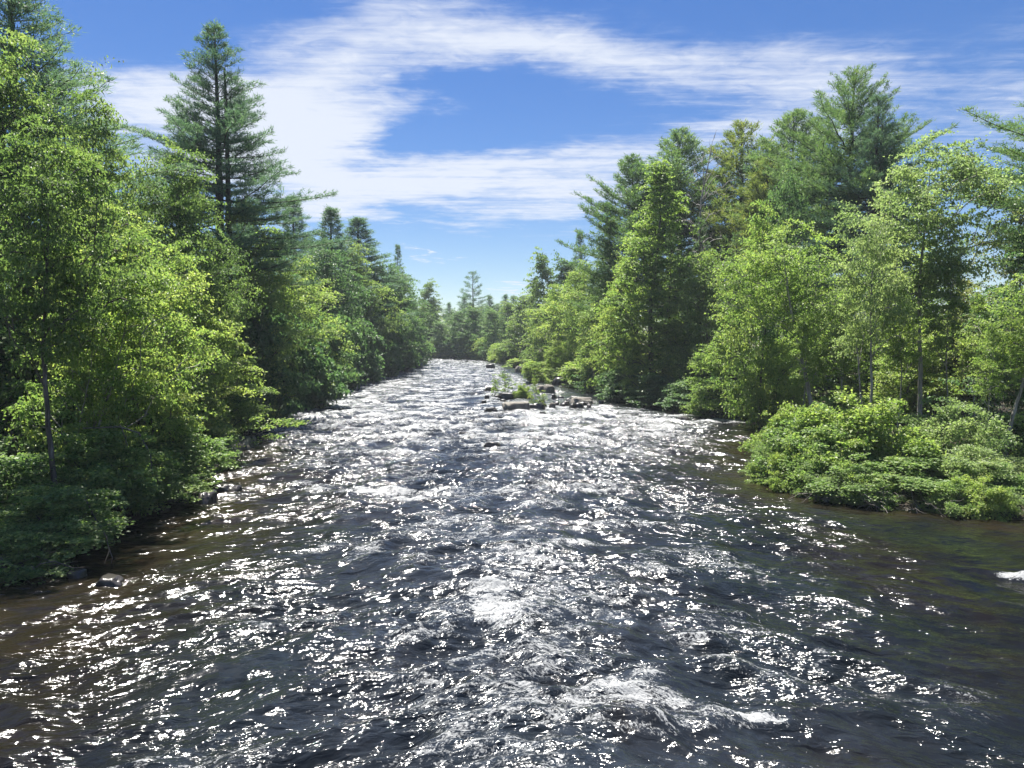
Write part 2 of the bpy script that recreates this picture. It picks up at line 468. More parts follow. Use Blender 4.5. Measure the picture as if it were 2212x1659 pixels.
# ------------------------------------------------------------------ daylight
SUN_EL, SUN_AZ = math.radians(68), math.radians(-22)     # azimuth from upriver (+y), negative = over the left bank
S = Vector((math.sin(SUN_AZ) * math.cos(SUN_EL), math.cos(SUN_AZ) * math.cos(SUN_EL), math.sin(SUN_EL)))
sl = bpy.data.lights.new('sun', 'SUN'); sl.energy = 5.0; sl.angle = math.radians(0.53); sl.color = (1.0, 0.955, 0.88)
so = bpy.data.objects.new('sun', sl); col.objects.link(so)
so.rotation_euler = S.to_track_quat('Z', 'Y').to_euler(); so.location = (0, 0, 60)

world = bpy.data.worlds.new('World'); scene.world = world; world.use_nodes = True
nt = world.node_tree; ns, ln = nt.nodes, nt.links; ns.clear()
sky = nd(ns, 'ShaderNodeTexSky', sky_type='NISHITA', sun_disc=False, sun_elevation=SUN_EL, sun_rotation=SUN_AZ % (2 * PI),
         altitude=100, air_density=1.0, dust_density=0.2, ozone_density=3.0)
tc = nd(ns, 'ShaderNodeTexCoord')
sx = nd(ns, 'ShaderNodeSeparateXYZ'); ln.new(tc.outputs['Generated'], sx.inputs[0])
def math_(op, a, b=None, c=None, clamp=False):
    n = nd(ns, 'ShaderNodeMath', operation=op, use_clamp=clamp)
    for i, q in enumerate((a, b, c)):
        if q is None: continue
        if isinstance(q, (int, float)): n.inputs[i].default_value = q
        else: ln.new(q, n.inputs[i])
    return n.outputs[0]
ys = math_('MAXIMUM', sx.outputs[1], 0.05)
X = math_('DIVIDE', sx.outputs[0], ys); Z = math_('DIVIDE', sx.outputs[2], ys)
cxy = nd(ns, 'ShaderNodeCombineXYZ'); ln.new(X, cxy.inputs[0]); ln.new(Z, cxy.inputs[1])
# position on a cloud deck overhead: keeps ripples and streaks in perspective
zs = math_('MAXIMUM', sx.outputs[2], 0.03)
DX = math_('DIVIDE', sx.outputs[0], zs); DY = math_('DIVIDE', sx.outputs[1], zs)
deck = nd(ns, 'ShaderNodeCombineXYZ'); ln.new(DX, deck.inputs[0]); ln.new(DY, deck.inputs[1])
def noise_(vec, scale, detail=6, rough=0.6, loc=(0, 0, 0), rot=0, sc=(1, 1, 1), dist=0.0):
    mp = nd(ns, 'ShaderNodeMapping'); mp.inputs['Location'].default_value = loc; mp.inputs['Rotation'].default_value = (0, 0, rot); mp.inputs['Scale'].default_value = sc
    ln.new(vec, mp.inputs[0])
    n = nd(ns, 'ShaderNodeTexNoise'); n.inputs['Scale'].default_value = scale; n.inputs['Detail'].default_value = detail
    n.inputs['Roughness'].default_value = rough; n.inputs['Distortion'].default_value = dist
    ln.new(mp.outputs[0], n.inputs['Vector'])
    return n.outputs['Fac'], n.outputs['Color']
# wobble of the cloud outlines
_, wc = noise_(deck.outputs[0], 0.9, 7, 0.6)
wv = nd(ns, 'ShaderNodeVectorMath', operation='SUBTRACT'); ln.new(wc, wv.inputs[0]); wv.inputs[1].default_value = (0.5, 0.5, 0.5)
wm = nd(ns, 'ShaderNodeVectorMath', operation='MULTIPLY_ADD'); ln.new(wv.outputs[0], wm.inputs[0]); wm.inputs[1].default_value = (0.34, 0.17, 0); ln.new(cxy.outputs[0], wm.inputs[2])
def cloud(u, v, ru, rv, rot, amt, soft=0.0):
    rx, ry, rz = ray(u, v)
    mp = nd(ns, 'ShaderNodeMapping', vector_type='TEXTURE')
    mp.inputs['Location'].default_value = (rx / ry, rz / ry, 0); mp.inputs['Rotation'].default_value = (0, 0, math.radians(rot))
    mp.inputs['Scale'].default_value = (ru / FPX, rv / FPX, 1)
    ln.new(wm.outputs[0], mp.inputs[0])
    le = nd(ns, 'ShaderNodeVectorMath', operation='LENGTH'); ln.new(mp.outputs[0], le.inputs[0])
    mr = nd(ns, 'ShaderNodeMapRange', interpolation_type='SMOOTHSTEP')
    mr.inputs['From Min'].default_value = 1.25; mr.inputs['From Max'].default_value = soft; mr.inputs['To Max'].default_value = amt
    ln.new(le.outputs['Value'], mr.inputs[0])
    return mr.outputs[0]
CLOUDS = [  # u, v, half width, half height, tilt, amount
    (780, 150, 440, 150, 8, 1.15), (1130, 110, 400, 90, -3, 1.05), (1450, 115, 460, 85, -4, 0.9), (640, 250, 200, 170, 0, 1.0), (690, 345, 230, 120, 0, 1.05),
    (880, 395, 380, 85, 2, 1.0), (1130, 400, 480, 85, 4, 0.85), (1420, 340, 480, 120, 12, 0.75), (1700, 200, 400, 150, 12, 0.75),
    (1880, 260, 320, 170, 10, 0.55), (1230, 470, 280, 45, 5, 0.7), (1200, 532, 200, 17, 5, 0.6), (300, 190, 280, 100, 0, 1.2), (420, 320, 280, 190, 0, 1.1),
    (2230, 200, 210, 300, -25, 0.75), (905, 553, 60, 9, 2, 1.8), (1107, 624, 46, 12, -3, 1.8), (720, 455, 260, 55, 5, 0.65), (850, 25, 300, 60, 8, 0.5),
    (1960, 110, 180, 110, 25, 0.3), (950, -640, 1700, 540, 0, 1.5),  # last entry: unseen overhead cloud, added to silver the water and fill shadows
    (980, 250, 270, 78, 12, -1.5), (1260, 215, 190, 30, 10, -0.5), (1500, 255, 170, 45, 12, 0.4), (930, 525, 300, 45, 0, -0.8), (960, 285, 210, 40, 0, -0.7),
]
tot = None
for c in CLOUDS:
    o_ = cloud(*c)
    tot = o_ if tot is None else math_('ADD', tot, o_)
behind = math_('MULTIPLY', math_('LESS_THAN', sx.outputs[1], 0.12), 0.45)      # scattered cloud over the rest of the sky
tot = math_('ADD', math_('MULTIPLY', tot, math_('GREATER_THAN', sx.outputs[1], 0.12)), behind)
n_big, _ = noise_(deck.outputs[0], 0.9, 8, 0.62, loc=(3.1, 1.7, 0), rot=0.35, sc=(0.75, 1.6, 1), dist=0.4)
n_str, _ = noise_(deck.outputs[0], 2.6, 7, 0.6, loc=(0.3, 2.2, 0), rot=0.42, sc=(0.20, 2.4, 1), dist=0.3)
n_rip, _ = noise_(deck.outputs[0], 9.0, 5, 0.62, loc=(1.3, 5.2, 0), rot=0.2, sc=(0.8, 1.3, 1), dist=0.8)
n_fib, _ = noise_(deck.outputs[0], 7.0, 6, 0.65, loc=(2.3, 0.2, 0), rot=0.5, sc=(0.14, 2.2, 1), dist=0.5)
tx = math_('ADD', math_('MULTIPLY', math_('SUBTRACT', n_fib, 0.5), 0.9), math_('ADD', math_('ADD', math_('MULTIPLY', math_('SUBTRACT', n_big, 0.5), 1.5), math_('MULTIPLY', math_('SUBTRACT', n_str, 0.5), 1.6)),
           math_('MULTIPLY', math_('SUBTRACT', n_rip, 0.5), 1.3)))
gate = math_('MINIMUM', math_('MULTIPLY', tot, 2.0), 1.0, clamp=True)
den = math_('ADD', tot, math_('MULTIPLY', tx, gate))
mr = nd(ns, 'ShaderNodeMapRange', interpolation_type='SMOOTHSTEP'); mr.inputs['From Min'].default_value = 0.10; mr.inputs['From Max'].default_value = 1.9
ln.new(den, mr.inputs[0])
fac = math_('MULTIPLY', math_('POWER', mr.outputs[0], 1.25), 0.95)
hs = nd(ns, 'ShaderNodeHueSaturation'); hs.inputs['Saturation'].default_value = 1.3; hs.inputs['Value'].default_value = 0.74; hs.inputs['Hue'].default_value = 0.512
ln.new(sky.outputs[0], hs.inputs['Color'])
SKY_S = 0.055
cm = nd(ns, 'ShaderNodeMix', data_type='RGBA'); ln.new(fac, cm.inputs[0]); ln.new(hs.outputs[0], cm.inputs[6])
cm.inputs[7].default_value = (5.0, 5.35, 6.0, 1)
bg = nd(ns, 'ShaderNodeBackground'); ln.new(cm.outputs[2], bg.inputs[0]); bg.inputs[1].default_value = SKY_S
wo = nd(ns, 'ShaderNodeOutputWorld'); ln.new(bg.outputs[0], wo.inputs[0])

scene.view_settings.view_transform = 'Standard'; scene.view_settings.look = 'None'
scene.view_settings.exposure = 1.6; scene.view_settings.gamma = 1.0
cy = scene.cycles
cy.max_bounces = 9; cy.diffuse_bounces = 6; cy.glossy_bounces = 3; cy.transmission_bounces = 4; cy.transparent_max_bounces = 4
cy.caustics_reflective = False; cy.caustics_refractive = False; cy.sample_clamp_indirect = 4.0; cy.sample_clamp_direct = 0
cy.use_denoising = True; cy.denoiser = 'OPENIMAGEDENOISE'; cy.denoising_input_passes = 'RGB_ALBEDO_NORMAL'; cy.denoising_prefilter = 'ACCURATE'

# ------------------------------------------------------------------ ground
def axis_coords(parts): return np.unique(np.concatenate([np.arange(a, b, s) for a, b, s in parts]))
gx = axis_coords([(-560, -300, 65), (-300, -80, 20), (-80, -32, 4), (-32, 32, 0.7), (32, 80, 4), (80, 300, 20), (300, 600, 65)])
gy = axis_coords([(-240, -60, 30), (-60, 10, 5), (10, 110, 0.9), (110, 230, 2.5), (230, 400, 15), (400, 700, 50)])
GX, GY = np.meshgrid(gx, gy)
GZ = ground_z(GX, np.clip(GY, -80, 260)) + 0.0
far = (np.abs(GX) > 80) | (GY > 235) | (GY < -75)
GZ = np.where(far, float(water_z(230)) + 1.2 + 3 * perlin(GX * 0.004, GY * 0.004, 5), GZ)
nx, ny = len(gx), len(gy)
ii = (np.arange(ny - 1)[:, None] * nx + np.arange(nx - 1)[None])
GF = np.stack([ii, ii + 1, ii + nx + 1, ii + nx], -1).reshape(-1, 4)
SOIL = noise_mat('forest_floor', [(0.3, (0.018, 0.014, 0.009)), (0.5, (0.045, 0.034, 0.02)), (0.62, (0.04, 0.05, 0.018)), (0.75, (0.045, 0.035, 0.022))], 1.1, 0.95, 0.7, 0.06)
tag(link('ground', mesh_from('ground', np.stack([GX, GY, GZ], -1).reshape(-1, 3), GF, SOIL, True)), 'leaf littered forest floor sloping down to both river banks', 'ground', kind='structure')

# ------------------------------------------------------------------ river
def _rows():
    y = [-60.0]
    while y[-1] < 7: y.append(y[-1] + 1.2)
    y[-1] = 8.0
    while y[-1] < 214: y.append(y[-1] * 1.0036)
    return np.array(y)
wy = _rows(); nc = 640
tcol = np.linspace(0, 1, nc)
WY = np.repeat(wy[:, None], nc, 1)
xl, xr = bank_l(wy) - 1.6, bank_r(wy) + 1.6
WX = xl[:, None] + (xr - xl)[:, None] * tcol[None]
dxg = (xr - xl)[:, None] / nc * np.ones_like(WX)
dyg = np.gradient(wy)[:, None] * np.ones_like(WX)

def patch(x, y, u, v, ru, rv, rot=0):
    """foam or turbulence centred where (u, v) meets the water; sizes in metres"""
    cx, cyy = on_water(u, v)
    dx, dy = x - cx, y - cyy
    c, s = math.cos(math.radians(rot)), math.sin(math.radians(rot))
    a, b = (dx * c + dy * s) / ru, (-dx * s + dy * c) / rv
    return np.exp(-(a * a + b * b))
mid = 0.5 * (bank_l(WY) + bank_r(WY)); hw = 0.5 * (bank_r(WY) - bank_l(WY))
across = (WX - mid) / hw
# rough water: rapids above ~38 m, calmer tongue lower right and along the banks
rapid = sstep(22, 52, WY + 3 * perlin(WX * .12, WY * .08, 11)) * sstep(1.02, 0.72, np.abs(across + 0.05))
tongue = np.exp(-(((WX - 8.5) / 5.5) ** 2)) * sstep(60, 40, WY) * sstep(20, 30, WY) + np.exp(-(((WX - 11) / 5.5) ** 2)) * sstep(36, 26, WY)
centre = np.exp(-(((WX - 0.5) / 7.0) ** 2)) * sstep(46, 30, WY)
rough = np.clip(0.62 + 0.45 * centre + 0.8 * rapid - 0.06 * np.clip(tongue, 0, 1), 0.25, 1.6)
rough *= 1 + 0.35 * fbm(WX * 0.16, WY * 0.10, 21, 2)
rough *= 1 - 0.6 * np.clip(patch(WX, WY, 1180, 872, 9, 9), 0, 1)
rough = np.clip(rough, 0.15, 2.0)
yw = WY + 0.42 * np.sqrt((WX - 1.0) ** 2 + 9) + 0.5 * perlin(WX * 0.25, WY * 0.25, 31)
lod = lambda lx, ly: sstep(1.2, 3.2, np.minimum(lx / dxg, ly / dyg))
h = 0.10 * (1 - 2 * np.abs(perlin(WX * 0.30, yw * 0.62, 41)))                       # standing waves
h = h + 0.055 * perlin(WX * 0.75, yw * 1.25, 42) * lod(1.3, 0.8)
r1 = 1 - 2 * np.abs(perlin(WX * 1.15 + 0.3 * perlin(WX, WY, 50), yw * 2.3, 43))
h = h + 0.028 * r1 * lod(.9, .43)
h = h + 0.016 * perlin(WX * 2.6, yw * 4.4, 44) * lod(.4, .23)
h = h + 0.009 * (1 - 2 * np.abs(perlin(WX * 5.0, yw * 8.0, 45))) * lod(.2, .125)
h = 1.75 * h * rough
waves = h.copy()
# foam
FOAM = [(790, 1068, 2.6, 0.9, -8, 1.15), (690, 1055, 1.4, 0.6, 0, 0.9), (1075, 1330, 0.9, 0.75, 30, 0.95), (1060, 1285, 0.8, 0.45, 0, 0.9), (1040, 1400, 0.7, 0.5, 0, 0.55), (1260, 1180, 1.1, 0.35, -8, 1.0),
        (1400, 1470, 0.55, 0.5, -40, 0.7), (1500, 1545, 1.0, 0.3, -35, 0.85), (1625, 1565, 0.6, 0.16, -18, 1.1), (2205, 1252, 0.42, 0.30, 0, 2.2), (880, 1085, 1.3, 0.6, 0, 0.8), (905, 1120, 1.0, 0.4, 0, 0.55),
        (1140, 880, 3, 1.5, 0, 0.6), (870, 985, 3.0, 1.6, 0, 0.7), (1250, 950, 4.0, 1.6, 0, 0.95), (1080, 945, 3.0, 1.4, 0, 0.75), (960, 935, 5, 2.5, 0, 0.75), (700, 965, 4.0, 1.5, 0, 0.6),
        (640, 915, 4.0, 2.5, 0, 0.6), (900, 880, 8, 4.5, 0, 0.75), (780, 875, 8, 3.5, 0, 0.75), (980, 845, 9, 8, 0, 0.7), (1000, 810, 9, 12, 0, 0.75), (1000, 790, 9, 20, 0, 0.6), (1440, 915, 5, 1.5, 0, 0.8), (1560, 912, 4, 1.3, 0, 0.9),
        (1300, 862, 6, 2.5, 0, 0.7), (1230, 900, 4, 1.5, 0, 0.6), (510, 1025, 1.3, 1.6, 40, 0.75), (395, 1298, 0.8, 0.6, 20, 0.4), (560, 1440, 0.6, 0.5, 0, 0.3), (1270, 1060, 3, 1.5, 0, 0.45), (760, 1010, 3, 1.2, 0, 0.55), (1590, 1470, .6, .3, 0, .35),
        (1550, 1560, 0.6, 0.35, -30, 0.5), (1330, 1420, .8, .5, -30, .55), (1400, 1560, .7, .4, -40, .5), (1000, 1480, .6, .4, 0, .3)]
F = np.zeros_like(WX)
for u, v, ru, rv, rot, a in FOAM:
    F = np.maximum(F, a * patch(WX, WY, u, v, ru, rv, rot))
F = np.maximum(F, 0.62 * rapid)
F = np.maximum(F, 0.58 * centre * (0.7 + 0.5 * fbm(WX * 0.3, yw * 0.35, 63, 2)))
F *= 1 - 0.55 * np.clip(patch(WX, WY, 1210, 855, 6, 7), 0, 1)
F *= 1 + 0.7 * fbm(WX * 0.35, yw * 0.55, 61, 3)
crest = sstep(0.0, 0.16, waves / np.maximum(rough, .3))
foam = np.clip(F * (0.28 + 0.80 * crest), 0, 1.1)
trail = np.maximum(sstep(0.10, 0.0, np.abs(perlin(WX * 0.45, yw * 1.5, 81))), sstep(0.09, 0.0, np.abs(perlin(WX * 0.8, yw * 2.6, 83))) * sstep(2, 7, WX) * sstep(45, 30, WY)) * sstep(0.0, 0.5, perlin(WX * 0.22, yw * 0.30, 82) + 0.12)
foam = np.maximum(foam, 0.43 * trail * np.clip(rough, .4, 1.1))
foam *= sstep(1.06, 0.93, np.abs(across) - 0.03 * perlin(WX, WY * 0.4, 77))
# breaking water stands up a little and is lumpier
lump = fbm(WX * 1.4, WY * 2.0, 71, 4)
h = h + 0.11 * np.clip(foam, 0, 1) * (0.4 + lump) * lod(.7, .5)
H_ = h + water_z(WY)
n_r = len(wy)
ii = (np.arange(n_r - 1)[:, None] * nc + np.arange(nc - 1)[None])
WF = np.stack([ii, ii + 1, ii + nc + 1, ii + nc], -1).reshape(-1, 4)

m, nt, ns, ln = newmat('river_water')
tc = nd(ns, 'ShaderNodeTexCoord')
fo = nd(ns, 'ShaderNodeAttribute', attribute_name='foam')
ro = nd(ns, 'ShaderNodeAttribute', attribute_name='rough')
ph = nd(ns, 'ShaderNodeAttribute', attribute_name='phase')      # distance along the flow, bent with the wave fronts
sx = nd(ns, 'ShaderNodeSeparateXYZ'); ln.new(tc.outputs['Object'], sx.inputs[0])
cv = nd(ns, 'ShaderNodeCombineXYZ'); ln.new(sx.outputs[0], cv.inputs[0]); ln.new(ph.outputs['Fac'], cv.inputs[1])
def wn(scale, sc, detail, rough=0.55, dist=0.0, loc=(0, 0, 0), vec=None):
    mp = nd(ns, 'ShaderNodeMapping'); mp.inputs['Scale'].default_value = sc; mp.inputs['Location'].default_value = loc
    ln.new(vec or cv.outputs[0], mp.inputs[0])
    t = nd(ns, 'ShaderNodeTexNoise'); t.inputs['Scale'].default_value = scale; t.inputs['Detail'].default_value = detail
    t.inputs['Roughness'].default_value = rough; t.inputs['Distortion'].default_value = dist
    ln.new(mp.outputs[0], t.inputs['Vector'])
    return t.outputs['Fac']
def mm(op, a, b=None, c=None, clamp=False):
    n = nd(ns, 'ShaderNodeMath', operation=op, use_clamp=clamp)
    for i, q in enumerate((a, b, c)):
        if q is None: continue
        if isinstance(q, (int, float)): n.inputs[i].default_value = q
        else: ln.new(q, n.inputs[i])
    return n.outputs[0]
w1 = wn(2.0, (0.45, 1.15, 1), 2, 0.55, 0.7)
w2 = wn(7.0, (0.34, 1.1, 1), 2, 0.55, 0.6, (3, 1, 0))
w3 = wn(20.0, (0.7, 1.0, 1), 2, 0.5, 0.2, (1, 7, 0))
hh = mm('ADD', mm('ADD', mm('MULTIPLY', w1, 0.16), mm('MULTIPLY', w2, 0.085)), mm('MULTIPLY', w3, 0.013))
bp = nd(ns, 'ShaderNodeBump'); bp.inputs['Distance'].default_value = 1.0
ln.new(hh, bp.inputs['Height']); pt = wn(0.42, (0.6, 1.0, 1), 4, 0.6, 0.5, (9, 4, 0))                      # gusty patches: smoother and choppier water side by side
pm = nd(ns, 'ShaderNodeMapRange'); pm.inputs['From Min'].default_value = 0.36; pm.inputs['From Max'].default_value = 0.62; pm.inputs['To Min'].default_value = 0.35; pm.inputs['To Max'].default_value = 1.25
ln.new(pt, pm.inputs[0])
ln.new(mm('MULTIPLY', mm('MULTIPLY', ro.outputs['Fac'], 1.0), pm.outputs[0], clamp=True), bp.inputs['Strength'])
wat = nd(ns, 'ShaderNodeBsdfPrincipled');  wat.inputs['IOR'].default_value = 1.333
rr = nd(ns, 'ShaderNodeMapRange'); rr.inputs['From Min'].default_value = 0.35; rr.inputs['From Max'].default_value = 0.65; rr.inputs['To Min'].default_value = 0.055; rr.inputs['To Max'].default_value = 0.17
ln.new(wn(1.1, (0.7, 1.1, 1), 4, 0.6, 0.4, (8, 8, 0)), rr.inputs[0]); ln.new(rr.outputs[0], wat.inputs['Roughness'])
tint = wn(0.25, (1, 0.6, 1), 4, 0.6)
cr = nd(ns, 'ShaderNodeValToRGB'); el = cr.color_ramp.elements
el[0].position = 0.36; el[0].color = (0.0065, 0.0050, 0.0030, 1); el[1].position = 0.66; el[1].color = (0.0028, 0.0050, 0.0046, 1)
e = el.new(0.5); e.color = (0.0038, 0.0045, 0.0042, 1)
aer_sky = nd(ns, 'ShaderNodeAttribute', attribute_name='aeration_sky')           # fine bubbles plus grey-blue sky reflection, both put into the body colour
am = nd(ns, 'ShaderNodeMix', data_type='RGBA')
ln.new(mm('MULTIPLY', aer_sky.outputs['Fac'], mm('MULTIPLY', mm('SUBTRACT', wn(1.3, (0.7, 1.2, 1), 6, 0.65, 0.8, (4, 4, 0)), 0.25), 2.0, clamp=True), clamp=True), am.inputs[0])
am.inputs[7].default_value = (0.024, 0.031, 0.042, 1)
ln.new(tint, cr.inputs[0]); ln.new(cr.outputs[0], am.inputs[6]); sh = nd(ns, 'ShaderNodeAttribute', attribute_name='shallow')             # tea coloured shallows over a brown bed
sm = nd(ns, 'ShaderNodeMix', data_type='RGBA'); sm.inputs[7].default_value = (0.020, 0.0135, 0.0062, 1)
ln.new(mm('MULTIPLY', sh.outputs['Fac'], mm('MULTIPLY', mm('SUBTRACT', wn(0.9, (0.8, 1, 1), 5, 0.6, 0.3, (1, 3, 0)), 0.2), 1.7, clamp=True)), sm.inputs[0])
ln.new(am.outputs[2], sm.inputs[6]); ln.new(sm.outputs[2], wat.inputs['Base Color']); ln.new(bp.outputs[0], wat.inputs['Normal'])
fm = nd(ns, 'ShaderNodeBsdfPrincipled'); fm.inputs['Base Color'].default_value = (0.30, 0.31, 0.315, 1); fm.inputs['Roughness'].default_value = 0.55
f1 = wn(4.0, (0.6, 1.2, 1), 7, 0.68, 1.2, (5, 2, 0))
f2 = wn(24.0, (0.8, 1.1, 1), 4, 0.6, 0.8, (2, 9, 0))
fb = nd(ns, 'ShaderNodeBump'); fb.inputs['Distance'].default_value = 0.12; fb.inputs['Strength'].default_value = 0.9
ln.new(mm('ADD', f1, mm('MULTIPLY', f2, 0.35)), fb.inputs['Height']); ln.new(fb.outputs[0], fm.inputs['Normal'])
fx = mm('ADD', mm('MULTIPLY', mm('SUBTRACT', f1, 0.5), 2.6), mm('MULTIPLY', mm('SUBTRACT', f2, 0.5), 2.0))
gate = mm('MULTIPLY', fo.outputs['Fac'], 3.0, clamp=True)
fd = mm('ADD', fo.outputs['Fac'], mm('MULTIPLY', fx, gate))
mr = nd(ns, 'ShaderNodeMapRange', interpolation_type='SMOOTHSTEP'); mr.inputs['From Min'].default_value = 0.45; mr.inputs['From Max'].default_value = 0.95
ln.new(fd, mr.inputs[0])
mx = nd(ns, 'ShaderNodeMixShader'); ln.new(mr.outputs[0], mx.inputs[0]); ln.new(wat.outputs[0], mx.inputs[1]); ln.new(fm.outputs[0], mx.inputs[2])
out = nd(ns, 'ShaderNodeOutputMaterial'); ln.new(mx.outputs[0], out.inputs[0])
WATER = m
wme = mesh_from('river_water', np.stack([WX, WY, H_], -1).reshape(-1, 3), WF, WATER, True,
                {'foam': ('POINT', foam.ravel()), 'rough': ('POINT', rough.ravel()), 'phase': ('POINT', yw.ravel()),
                 'shallow': ('POINT', (sstep(0.45, 0.95, np.abs(across)) * sstep(60, 35, WY)).ravel()),
                 'aeration_sky': ('POINT', np.clip(0.75 * np.exp(-(((WX - 0.5) / 6.0) ** 2)) + 0.8 * rapid + 0.5 * foam, 0, 1).ravel())})
tag(link('river_water', wme), 'dark rushing river water broken by white rapids and sun glints', 'river', kind='structure')

# ------------------------------------------------------------------ summer haze: one even box of air round everything
import bmesh
bm = bmesh.new(); bmesh.ops.create_cube(bm, size=1)
for v_ in bm.verts:
    v_.co = Vector((v_.co.x * 1300, 230 + v_.co.y * 1100, 24 + v_.co.z * 58))
me = bpy.data.meshes.new('haze'); bm.to_mesh(me); bm.free()
m, nt, ns, ln = newmat('haze')
pv = nd(ns, 'ShaderNodeVolumePrincipled'); pv.inputs['Color'].default_value = (0.80, 0.88, 1.0, 1); pv.inputs['Density'].default_value = 0.0003
pv.inputs['Anisotropy'].default_value = 0.0
out = nd(ns, 'ShaderNodeOutputMaterial'); ln.new(pv.outputs[0], out.inputs['Volume'])
me.materials.append(m)
tag(link('haze', me), 'thin pale summer haze along the river', 'haze', kind='stuff')
cy.volume_bounces = 0; cy.volume_max_steps = 64
# ------------------------------------------------------------------ kinds of tree (each built once, then copied with shared meshes)
G1 = broadleaf(101, 14, 9, 0.22, 150,  260, 0.165, MAPLE, prof='round')
G2 = broadleaf(102, 13, 9, 0.15, 150,  260, 0.165, MAPLE, prof='oval')
GY = broadleaf(103, 10, 9, 0.12, 150,  240, 0.165, MAPLE_Y, prof='round', flat=0.25, inner=0.4)
GT = broadleaf(104, 14, 8, 0.42, 110,  240, 0.165, MAPLE, BARK, prof='round', trunk_r=0.19, twigs=30)
GL = broadleaf(105, 9, 7, 0.30, 90,  220, 0.165, MAPLE_Y, BARK_P, prof='round', lean=(4.2, -0.6), stems=3, trunk_r=0.15, flat=0.25, twigs=40)
GM1 = broadleaf(106, 14, 10, 0.06, 170, 150, 0.25, MAPLE, prof='oval')
GM2 = broadleaf(107, 14, 10, 0.04, 170, 150, 0.25, MAPLE_D, prof='round')
GM3 = broadleaf(108, 14, 10, 0.05, 170, 150, 0.25, BRIGHT, prof='oval', spread=0.11)
GMY = broadleaf(109, 14, 10, 0.06, 160, 150, 0.25, MAPLE_Y, prof='round', flat=0.3)
GSP = broadleaf(110, 22, 8, 0.05, 260, 150, 0.23, BRIGHT, prof='oval', spread=0.10, inner=0.4)
GW = broadleaf(111, 17, 9, 0.5, 130, 210, 0.19, PALE, BARK_P, prof='vase', wind=0.10, trunk_r=0.2, twigs=40)
GP = broadleaf(112, 12, 8, 0.5, 85, 170, 0.175, PALE, BARK_P, prof='oval', stems=2, trunk_r=0.16, twigs=50, spread=0.12)
GA = broadleaf(113, 14, 9, 0.5, 95, 200, 0.18, BRIGHT, BARK_P, prof='round', lean=(-3.4, 0.5), trunk_r=0.20, twigs=40)
GO = broadleaf(114, 14, 9, 0.15, 140, 190, 0.19, OLIVE, prof='round')
GU = broadleaf(115, 8, 6, 0.10, 90, 220, 0.16, BRIGHT, prof='oval', flat=0.3, twigs=20)
GF1 = broadleaf(116, 14, 9, 0.03, 120, 110, 0.34, MAPLE, prof='oval')
GF2 = broadleaf(117, 14, 9, 0.03, 120, 110, 0.34, MAPLE_D, prof='round')
SH1 = broadleaf(121, 3.0, 4.0, 0.0, 90, 230, 0.13, SHRUB, prof='round', stems=7, trunk_r=0.04, inner=0.5, spread=0.115, flat=0.8, nj=0.9, thick=0.15)
SH2 = broadleaf(122, 2.6, 4.0, 0.0, 90, 230, 0.13, BRIGHT, prof='round', stems=7, trunk_r=0.04, inner=0.5, spread=0.115, flat=0.8, nj=0.9, thick=0.15)
SH3 = broadleaf(123, 3.2, 4.0, 0.0, 90, 230, 0.13, SHRUB, prof='round', stems=7, trunk_r=0.04, inner=0.5, spread=0.115, flat=0.8, nj=0.9, thick=0.15, twigs=20)
SH4 = broadleaf(128, 2.8, 4.0, 0.0, 90, 210, 0.12, PALE, prof='round', stems=7, trunk_r=0.04, inner=0.5, spread=0.115, flat=0.8, nj=0.9, thick=0.15, twigs=30)
GK = broadleaf(129, 11, 4.2, 0.52, 46, 170, 0.16, BRIGHT, BARK_P, prof='oval', trunk_r=0.085, twigs=25, spread=0.15)
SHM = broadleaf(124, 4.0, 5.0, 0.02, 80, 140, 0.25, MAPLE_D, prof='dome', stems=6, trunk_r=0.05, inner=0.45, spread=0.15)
SHB = broadleaf(125, 4.0, 5.0, 0.02, 80, 140, 0.25, BRIGHT, prof='dome', stems=6, trunk_r=0.05, inner=0.45, spread=0.15)
SAP = broadleaf(126, 2.6, 1.6, 0.15, 26, 34, 0.12, MAPLE_Y, BARK_D, prof='oval', trunk_r=0.03, spread=0.16, stems=2)
DEAD = broadleaf(127, 24, 5, 0.45, 90, 0, 0.1, MAPLE, BARK_P, prof='oval', trunk_r=0.22, twigs=160, kink=0.7)
P1 = conifer(201, 26, 11.5, 0.38, NEEDLE_B, whorl=0.68, nb=6, twin=True, lowangle=-8, gaps=0.16, blade=0.24, bw=0.036, per=15, side=.42)
P2 = conifer(202, 27, 11, 0.40, NEEDLE, whorl=0.9, nb=6, shape='flat', lowangle=2, topangle=46, tipup=0.2, gaps=0.26, blade=0.26, bw=0.042, per=13, side=.42)
P3 = conifer(203, 24, 8, 0.3, NEEDLE_B, whorl=0.66, nb=6, blade=0.32, bw=0.055, per=12, step=0.32, gaps=0.12, side=.45)
P4 = conifer(204, 24, 8, 0.3, NEEDLE_Y, whorl=0.8, nb=6, shape='flat', blade=0.32, bw=0.055, per=12, step=0.32, gaps=0.25, side=.42, lowangle=0, topangle=50, tipup=0.18)
P5 = conifer(209, 24, 9, 0.3, NEEDLE, whorl=0.72, nb=6, shape='flat', blade=0.32, bw=0.055, per=12, step=0.32, gaps=0.2, side=.42, lowangle=2, topangle=50, tipup=0.2)
SPR = conifer(205, 16, 5, 0.06, NEEDLE_B, whorl=0.55, nb=6, shape='cone', blade=0.22, bw=0.05, per=9, step=0.30, lowangle=-14, topangle=40)
PF = conifer(206, 20, 6, 0.25, NEEDLE_B, whorl=1.0, nb=5, blade=0.45, bw=0.085, per=8, step=0.5, gaps=0.2)
PT = conifer(207, 20, 6, 0.42, NEEDLE_B, whorl=1.25, nb=4, shape='flat', blade=0.45, bw=0.08, per=8, step=0.45, gaps=0.35, lowangle=0, topangle=25)
